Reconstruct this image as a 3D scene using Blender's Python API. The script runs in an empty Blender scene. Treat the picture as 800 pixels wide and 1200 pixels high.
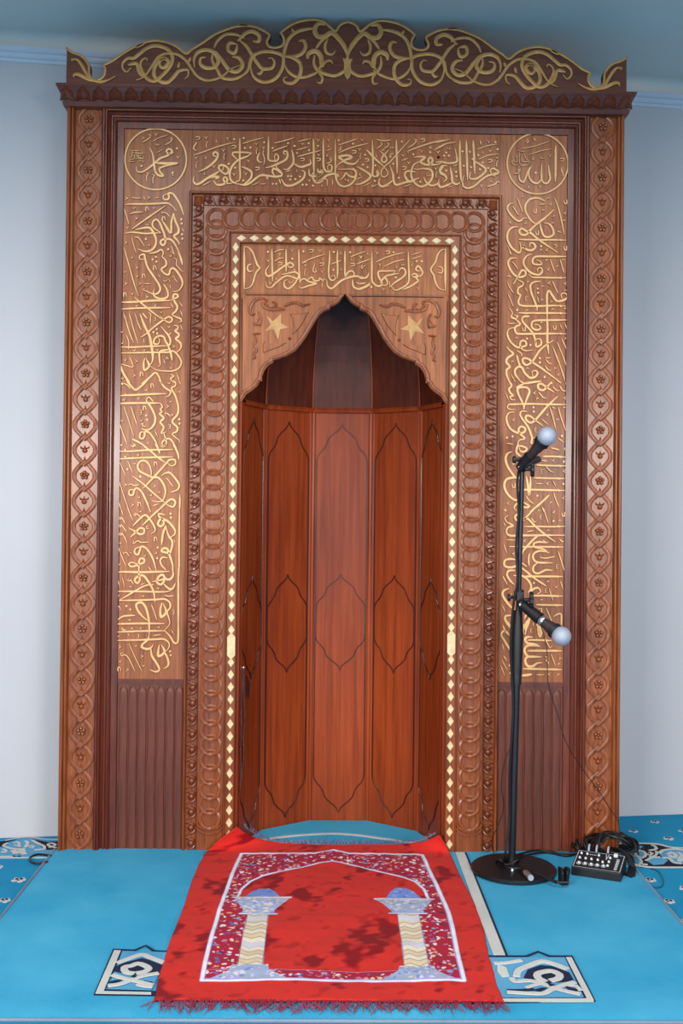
import bpy, bmesh, math, random
import numpy as np
from mathutils import Vector, Matrix
random.seed(7)
C = bpy.context.scene.collection
PI = math.pi

# ------------------------------------------------------------------ camera
FPX = 1240.0                      # focal length in pixels of an 800x1200 frame
DIST = FPX * 0.0028               # camera stands this far from the front of the mihrab
CAM = Vector((-0.05, -DIST, 1.13))
yaw, pitch, roll = math.radians(.75), math.radians(.6), math.radians(.6)
fwd = Vector((math.sin(yaw)*math.cos(pitch), math.cos(yaw)*math.cos(pitch), math.sin(pitch)))
r0 = fwd.cross(Vector((0, 0, 1))).normalized(); u0 = r0.cross(fwd)
RT = r0*math.cos(roll) + u0*math.sin(roll)
UP = u0*math.cos(roll) - r0*math.sin(roll)
cd = bpy.data.cameras.new('camera'); cam = bpy.data.objects.new('camera', cd); C.objects.link(cam)
cam.matrix_world = Matrix(((RT.x, UP.x, -fwd.x, CAM.x), (RT.y, UP.y, -fwd.y, CAM.y), (RT.z, UP.z, -fwd.z, CAM.z), (0, 0, 0, 1)))
cd.sensor_fit = 'VERTICAL'; cd.sensor_height = 36; cd.sensor_width = 24
cd.lens = 36*FPX/1200; cd.shift_y = -18/1200; cd.clip_start = .05
bpy.context.scene.camera = cam

# ------------------------------------------------------------------ world, lights, exposure
sc = bpy.context.scene
sc.view_settings.view_transform = 'Standard'; sc.view_settings.look = 'None'
sc.view_settings.gamma = 1; sc.view_settings.use_curve_mapping = False
sc.view_settings.exposure = -0.12
w = bpy.data.worlds.new('world'); sc.world = w; w.use_nodes = True
w.node_tree.nodes['Background'].inputs[0].default_value = (.42, .62, .88, 1)
w.node_tree.nodes['Background'].inputs[1].default_value = .50
def area(name, loc, target, sx, sy, power, col):
    l = bpy.data.lights.new(name, 'AREA'); l.shape = 'RECTANGLE'; l.size = sx; l.size_y = sy
    l.energy = power; l.color = col
    o = bpy.data.objects.new(name, l); C.objects.link(o); o.location = loc
    o.rotation_euler = (Vector(target)-Vector(loc)).to_track_quat('-Z', 'Y').to_euler()
area('window_light_left', (-2.3, -5.2, 1.62), (-.3, 0, 1.1), 1.5, .7, 205, (1.0, .93, .86))
area('window_light_right', (2.3, -5.2, 1.58), (.3, 0, .9), 1.4, .7, 140, (1.0, .94, .88))
area('doorway_light', (0.2, -5.4, 1.0), (0, 0, .8), 1.8, 1.5, 36, (1.0, .97, .95))
for sx in (-1, 1): area('ceiling_lamp', (sx*.85, -1.9, 2.715), (sx*.85, -1.9, 0), .35, .9, 30, (.96, .98, 1.0))

# ------------------------------------------------------------------ pixel rays -> points in the room
def ray(px, py):
    return fwd + RT*((px-400)/FPX) + UP*((582-py)/FPX)
def at(px, py, y=0.0):
    d = ray(px, py); t = (y-CAM.y)/d.y; p = CAM + d*t
    return p.x, p.z
def fl(px, py, z=0.0):
    d = ray(px, py); t = (z-CAM.z)/d.z; p = CAM + d*t
    return p.x, p.y
def kf(y): return (DIST+y)/DIST
def ZC(py, y=0.0): return 1.13 + (595-py)*.0028*kf(y)

# ------------------------------------------------------------------ materials
def s2l(c):
    return tuple(((v/255)/12.92 if v/255 <= .04045 else ((v/255+.055)/1.055)**2.4) for v in c)
def base_mat(name, rough=.5, coat=0, metal=0, spec=.5, sheen=0):
    m = bpy.data.materials.new(name); m.use_nodes = True
    b = m.node_tree.nodes['Principled BSDF']
    b.inputs['Roughness'].default_value = rough; b.inputs['Metallic'].default_value = metal
    b.inputs['Coat Weight'].default_value = coat; b.inputs['Coat Roughness'].default_value = .20
    b.inputs['Specular IOR Level'].default_value = spec
    b.inputs['Sheen Weight'].default_value = sheen
    return m, b
def noise(m, scale, vec_scale=(1, 1, 1), detail=5, rough=.6, dist=0):
    nt = m.node_tree
    tc = nt.nodes.new('ShaderNodeTexCoord'); mp = nt.nodes.new('ShaderNodeMapping')
    mp.inputs['Scale'].default_value = vec_scale
    n = nt.nodes.new('ShaderNodeTexNoise'); n.inputs['Scale'].default_value = scale
    n.inputs['Detail'].default_value = detail; n.inputs['Roughness'].default_value = rough
    n.inputs['Distortion'].default_value = dist
    nt.links.new(tc.outputs['Object'], mp.inputs[0]); nt.links.new(mp.outputs[0], n.inputs['Vector'])
    return n
def ramp(m, src, stops):
    r = m.node_tree.nodes.new('ShaderNodeValToRGB')
    while len(r.color_ramp.elements) < len(stops): r.color_ramp.elements.new(.5)
    for e, (p, c) in zip(r.color_ramp.elements, stops):
        e.position = p; e.color = (*s2l(c), 1)
    m.node_tree.links.new(src, r.inputs[0]); return r
def bump(m, src, strength, dist=.002):
    bp = m.node_tree.nodes.new('ShaderNodeBump'); bp.inputs['Strength'].default_value = strength
    bp.inputs['Distance'].default_value = dist
    m.node_tree.links.new(src, bp.inputs['Height'])
    m.node_tree.links.new(bp.outputs[0], m.node_tree.nodes['Principled BSDF'].inputs['Normal'])
def mixc(m, a, b, fac, mode='MULTIPLY'):
    x = m.node_tree.nodes.new('ShaderNodeMix'); x.data_type = 'RGBA'; x.blend_type = mode
    if isinstance(fac, float): x.inputs[0].default_value = fac
    else: m.node_tree.links.new(fac, x.inputs[0])
    m.node_tree.links.new(a, x.inputs[6]); m.node_tree.links.new(b, x.inputs[7])
    return x.outputs[2]
def wood(name, dark, light, rough=.38, coat=.25, gs=(26, 26, 1.6), blotch=True, spec=.4):
    m, b = base_mat(name, rough, coat, 0, spec)
    n = noise(m, 4, gs, 6, .62, .4)
    r = ramp(m, n.outputs[0], [(.3, dark), (.68, light)])
    col = r.outputs[0]
    if blotch:
        n2 = noise(m, 2.2, (1, 1, .55), 3, .5)
        r2 = ramp(m, n2.outputs[0], [(.25, (196, 180, 172)), (.7, (255, 255, 255))])
        col = mixc(m, col, r2.outputs[0], 1.0)
    m.node_tree.links.new(col, b.inputs['Base Color'])
    bump(m, n.outputs[0], .12, .001)
    return m
W_PANEL = wood('carved panel wood', (130, 70, 36), (188, 112, 60), .46, .08)
W_FRAME = wood('frame wood', (112, 52, 20), (168, 92, 44), .36, .20)
W_DARK = wood('dark moulding wood', (84, 36, 22), (128, 60, 36), .32, .30)
W_MID = wood('carved bead wood', (108, 50, 28), (156, 82, 46), .28, .4)
W_BASE = wood('base board wood', (84, 40, 28), (128, 66, 44), .48, .05)
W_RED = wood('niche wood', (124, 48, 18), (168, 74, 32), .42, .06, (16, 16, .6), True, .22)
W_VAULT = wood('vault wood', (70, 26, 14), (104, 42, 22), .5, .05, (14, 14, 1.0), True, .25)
W_LINE = wood('incised line wood', (48, 18, 12), (78, 32, 20), .35, .3)
W_CREST = wood('crest wood', (88, 46, 32), (126, 70, 46), .45, .15, (1.6, 26, 26))
W_TOP = wood('cornice wood', (86, 42, 26), (126, 66, 42), .32, .25, (1.6, 26, 26))
def simple(name, col, rough=.5, metal=0, coat=0, var=12, scale=30, bmp=.0, spec=.5, sheen=0):
    m, b = base_mat(name, rough, coat, metal, spec, sheen)
    n = noise(m, scale)
    r = ramp(m, n.outputs[0], [(.3, tuple(max(0, c-var) for c in col)), (.7, tuple(min(255, c+var*.5) for c in col))])
    m.node_tree.links.new(r.outputs[0], b.inputs['Base Color'])
    if bmp: bump(m, n.outputs[0], bmp)
    return m
GOLD = simple('gold paint', (226, 176, 118), .42, .15, 0, 16, 40, .1)
GOLD_DIM = simple('old gold paint', (198, 150, 88), .45, .3, 0, 18, 40, .1)
PEARL = simple('cream inlay', (226, 200, 150), .3, 0, .3, 26, 45)
BLACK = simple('black metal', (24, 27, 32), .42, .2, 0, 5, 40)
BLACKP = simple('black plastic', (16, 17, 20), .5, 0, 0, 4, 60)
RUBBER = simple('cable rubber', (14, 14, 17), .45, 0, 0, 3, 60)
STEEL = simple('bright steel', (200, 198, 196), .25, .9, 0, 10, 60)
GRILLE = simple('silver grille', (178, 184, 196), .55, .35, 0, 30, 900, .5)
MICBODY = simple('grey brown microphone body', (62, 50, 48), .45, .3, 0, 8, 40)
WHITEP = simple('white print', (225, 228, 232), .5)
BEAD = simple('dark prayer bead', (70, 36, 34), .2, 0, .6)
PAINT = simple('grey blue wall paint', (188, 188, 192), .62, 0, 0, 4, 1.2)
CEIL = simple('ceiling paint', (214, 214, 208), .7, 0, 0, 3, 1.0)
TRIMW = simple('cornice plaster', (196, 204, 216), .5, 0, 0, 3, 3)
def carpet(name, c1, c2, sc_=3.0, fibre=900):
    m, b = base_mat(name, .95, 0, 0, .02, .06)
    n = noise(m, sc_, (1, 1, 1), 4, .55); f = noise(m, fibre, (1, 1, 1), 2, .6)
    r = ramp(m, n.outputs[0], [(.3, c1), (.7, c2)])
    r2 = ramp(m, f.outputs[0], [(.3, (205, 205, 205)), (.65, (255, 255, 255))])
    m.node_tree.links.new(mixc(m, r.outputs[0], r2.outputs[0], 1.0), b.inputs['Base Color'])
    bump(m, f.outputs[0], .5, .003)
    return m
FLOORC = carpet('wall to wall blue carpet', (0, 140, 188), (8, 162, 208))
MATC = carpet('light blue pile', (42, 168, 212), (82, 190, 228), 3.5)
PWHITE = carpet('white pile', (206, 204, 196), (232, 230, 222))
PNAVY = carpet('navy pile', (18, 26, 58), (30, 38, 74))
PBLACK = carpet('black pile', (10, 16, 32), (20, 24, 42))
PBLUE = carpet('sky blue pile', (70, 160, 208), (110, 186, 222))
PGREY = carpet('grey binding', (120, 140, 162), (150, 168, 186))
FRINGE = carpet('dark red fringe yarn', (140, 34, 58), (184, 60, 84))
FRINGE2 = carpet('grey violet fringe yarn', (110, 100, 150), (190, 180, 200))

# ------------------------------------------------------------------ mesh helper
class MB:
    def __init__(s): s.v = []; s.f = []; s.m = []
    def add(s, vs, fs, mi=0):
        o = len(s.v); s.v += [tuple(p) for p in vs]
        s.f += [tuple(i+o for i in f) for f in fs]
        s.m += ([mi]*len(fs) if isinstance(mi, int) else list(mi)); return s
    def box(s, x0, x1, y0, y1, z0, z1, mi=0):
        return s.add([(x0, y0, z0), (x1, y0, z0), (x1, y1, z0), (x0, y1, z0), (x0, y0, z1), (x1, y0, z1), (x1, y1, z1), (x0, y1, z1)],
                     [(0, 3, 2, 1), (4, 5, 6, 7), (0, 1, 5, 4), (1, 2, 6, 5), (2, 3, 7, 6), (3, 0, 4, 7)], mi)
    def obox(s, c, ax, ay, az, mi=0):
        c, ax, ay, az = map(Vector, (c, ax, ay, az))
        vs = [c+ax*a+ay*b+az*d for d in (-1, 1) for (a, b) in ((-1, -1), (1, -1), (1, 1), (-1, 1))]
        return s.add(vs, [(0, 3, 2, 1), (4, 5, 6, 7), (0, 1, 5, 4), (1, 2, 6, 5), (2, 3, 7, 6), (3, 0, 4, 7)], mi)
    def tube(s, pts, r, n=10, mi=0, closed=False, cap=True):
        pts = [Vector(p) for p in pts]; N = len(pts)
        rs = r if isinstance(r, (list, tuple)) else [r]*N
        vs = []; up = Vector((0, 0, 1)); prev = None
        for i, p in enumerate(pts):
            if closed: t = pts[(i+1) % N]-pts[i-1]
            else: t = pts[min(i+1, N-1)]-pts[max(i-1, 0)]
            t.normalize()
            if prev is None:
                a = t.cross(up)
                if a.length < .1: a = t.cross(Vector((1, 0, 0)))
            else: a = prev - t*prev.dot(t)
            a.normalize(); prev = a; b = t.cross(a)
            for k in range(n):
                th = 2*PI*k/n; vs.append(p + (a*math.cos(th)+b*math.sin(th))*rs[i])
        fs = []
        for i in range(N if closed else N-1):
            j = (i+1) % N
            for k in range(n): fs.append((i*n+k, i*n+(k+1) % n, j*n+(k+1) % n, j*n+k))
        if cap and not closed: fs += [tuple(reversed(range(n))), tuple((N-1)*n+k for k in range(n))]
        return s.add(vs, fs, mi)
    def lathe(s, prof, c=(0, 0, 0), n=24, axis=(0, 0, 1), mi=0):
        ax = Vector(axis).normalized(); a = ax.cross(Vector((0, 1, 0)))
        if a.length < .1: a = ax.cross(Vector((1, 0, 0)))
        a.normalize(); b = ax.cross(a); c = Vector(c)
        vs = [c+ax*h+(a*math.cos(2*PI*k/n)+b*math.sin(2*PI*k/n))*r for (r, h) in prof for k in range(n)]
        fs = [(i*n+k, i*n+(k+1) % n, (i+1)*n+(k+1) % n, (i+1)*n+k) for i in range(len(prof)-1) for k in range(n)]
        fs += [tuple(reversed(range(n))), tuple((len(prof)-1)*n+k for k in range(n))]
        return s.add(vs, fs, mi)
    def prism(s, poly, f0, f1, mi=0, side=None):
        # poly: (a, b) outline; f0/f1 map (a, b) to the back and front 3D points
        n = len(poly); vs = [f0(*p) for p in poly]+[f1(*p) for p in poly]
        s.add(vs, [tuple(range(n)), tuple(reversed(range(n, 2*n)))] + [(i, i+n, (i+1) % n+n, (i+1) % n) for i in range(n)],
              [mi, mi]+[mi if side is None else side]*n)
        return s
    def build(s, name, mats, parent=None, smooth=False, bevel=0):
        me = bpy.data.meshes.new(name); me.from_pydata(s.v, [], s.f)
        for mm in (mats if isinstance(mats, (list, tuple)) else [mats]): me.materials.append(mm)
        me.polygons.foreach_set('material_index', s.m)
        bm = bmesh.new(); bm.from_mesh(me); bmesh.ops.recalc_face_normals(bm, faces=bm.faces[:]); bm.to_mesh(me); bm.free()
        if smooth:
            me.polygons.foreach_set('use_smooth', [True]*len(me.polygons))
            me.set_sharp_from_angle(angle=math.radians(38))
        o = bpy.data.objects.new(name, me); C.objects.link(o)
        if bevel:
            b = o.modifiers.new('bevel', 'BEVEL'); b.width = bevel; b.segments = 2; b.limit_method = 'ANGLE'
        if parent is not None: o.parent = parent
        return o
def tag(o, label, cat, group=None):
    o['label'] = label; o['category'] = cat
    if group: o['group'] = group
    return o
def struct(o): o['kind'] = 'structure'; return o
def empty(name, loc=(0, 0, 0)):
    o = bpy.data.objects.new(name, None); C.objects.link(o); o.location = loc; o.empty_display_size = .1; return o
def copies(src, places, parent):
    for i, (loc, rot, scl) in enumerate(places):
        o = src if i == 0 else src.copy()
        if i: C.objects.link(o)
        o.location = loc; o.rotation_euler = rot; o.scale = scl; o.parent = parent

def crom(pts, step):
    if len(pts) < 3:
        (x0, y0), (x1, y1) = pts[0], pts[-1]; n = max(2, int(math.hypot(x1-x0, y1-y0)/(step*4))+1)
        return [(x0+(x1-x0)*i/n, y0+(y1-y0)*i/n) for i in range(n+1)]
    closed = math.dist(pts[0], pts[-1]) < 1e-6
    out = []; n = len(pts)
    for i in range(n-1):
        p0 = pts[i-1] if i else (pts[n-2] if closed else pts[0]); p1 = pts[i]; p2 = pts[i+1]
        p3 = pts[i+2] if i+2 < n else (pts[1] if closed else pts[-1])
        k = max(1, int(math.dist(p1, p2)/step))
        # sharp turns keep their corner
        for j in range(k):
            t = j/k; t2 = t*t; t3 = t2*t
            out.append(tuple(.5*((2*p1[a])+(-p0[a]+p2[a])*t+(2*p0[a]-5*p1[a]+4*p2[a]-p3[a])*t2+(-p0[a]+3*p1[a]-3*p2[a]+p3[a])*t3) for a in (0, 1)))
    out.append(tuple(pts[-1])); return out
CNT = [0]
def ribbon(mb, pts, w, f, h, taper=True, mt=0, ms=1, flat=.28, lift=None):
    # raised stroke with crowned section along pts in plane coordinates; f(a, b, height) -> 3D
    n = len(pts); CNT[0] += 1; h = h*(1+.035*(CNT[0] % 9)); vs = []
    for i, (x, y) in enumerate(pts):
        a = pts[max(i-1, 0)]; b = pts[min(i+1, n-1)]
        tx, ty = b[0]-a[0], b[1]-a[1]; L = math.hypot(tx, ty) or 1; nx, ny = -ty/L, tx/L
        t = i/(n-1); ww = w
        if taper: ww = w*min(1, .5+3*t, .42+2.6*(1-t))*(.93+.12*math.sin(t*PI))
        hh = h + (lift(t) if lift else 0)
        for (o, g) in ((-.5, 0), (-.5, .7), (-flat, 1), (flat, 1), (.5, .7), (.5, 0)):
            vs.append(f(x+nx*ww*o, y+ny*ww*o, hh*g))
    fs = []; ms_ = []
    for i in range(n-1):
        for k in range(5):
            fs.append((i*6+k, i*6+k+1, (i+1)*6+k+1, (i+1)*6+k)); ms_.append(ms if k in (0, 4) else mt)
    fs += [tuple(range(6)), tuple((n-1)*6+k for k in range(5, -1, -1))]; ms_ += [ms, ms]
    mb.add(vs, fs, ms_)
GLYPH = {'V': (13, ['-24,-14 -4,6 20,-12', '2,2 -4,20']), 'C': (15, ['0,-18 -9,4 12,14']), 'I': (12, ['-14,-36 14,-38 -2,-12 2,38']),
         'Z': (16, ['-28,-18 24,-18 22,4 -22,16']), 'E': (11, ['-28,-12 -22,12 -2,10 0,-8 2,12 22,12 26,-12']), 'D': (0, [])}
def strokes(text):
    """yields (width px, [pixel points]) or ('D', polygon) from traced stroke lists"""
    ox = oy = rot = 0; s = 10.0
    for l in text.split('\n'):
        l = l.strip()
        if not l: continue
        if l[0] == '@':
            q = l[1:].split(); ox, oy, rot = float(q[0]), float(q[1]), int(q[2]); s = float(q[3]) if len(q) > 3 else 10.0; continue
        for it in l.split(';'):
            q = it.split()
            if q[0] in GLYPH:
                cx, cy = float(q[1]), float(q[2])
                def R(a, b):
                    if rot == 1: a, b = b, -a
                    if rot == 2: a, b = -b, a
                    return (ox+(cx+a)/s, oy+(cy+b)/s)
                if q[0] == 'D': yield 'D', [R(*p) for p in ((-16, 0), (0, -15), (16, 0), (0, 15))]
                else:
                    wd, ss = GLYPH[q[0]]
                    for st in ss: yield wd/s, [R(*map(float, p.split(','))) for p in st.split()]
            else:
                yield float(q[0])/s, [(ox+float(p.split(',')[0])/s, oy+float(p.split(',')[1])/s) for p in q[1:]]
def inscribe(text, yp, name, parent, mats, h=.0048, mirror=False, smooth=True, wk=1.0):
    mb = MB()
    for w_, pts in strokes(text):
        for sg in ((1, -1) if mirror else (1,)):
            f = lambda a, b, g: (sg*a, yp-g, b)
            if w_ == 'D':
                q = [at(p[0], p[1], yp) for p in pts]
                mb.prism(q, lambda a, b: f(a, b, 0), lambda a, b: f(a, b, h), 0, 1)
            else:
                q = [at(p[0], p[1], yp) for p in crom(pts, 1.6)]
                ribbon(mb, q, w_*.0028*wk, f, h)
    return mb.build(name, mats, parent, smooth)

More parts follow.
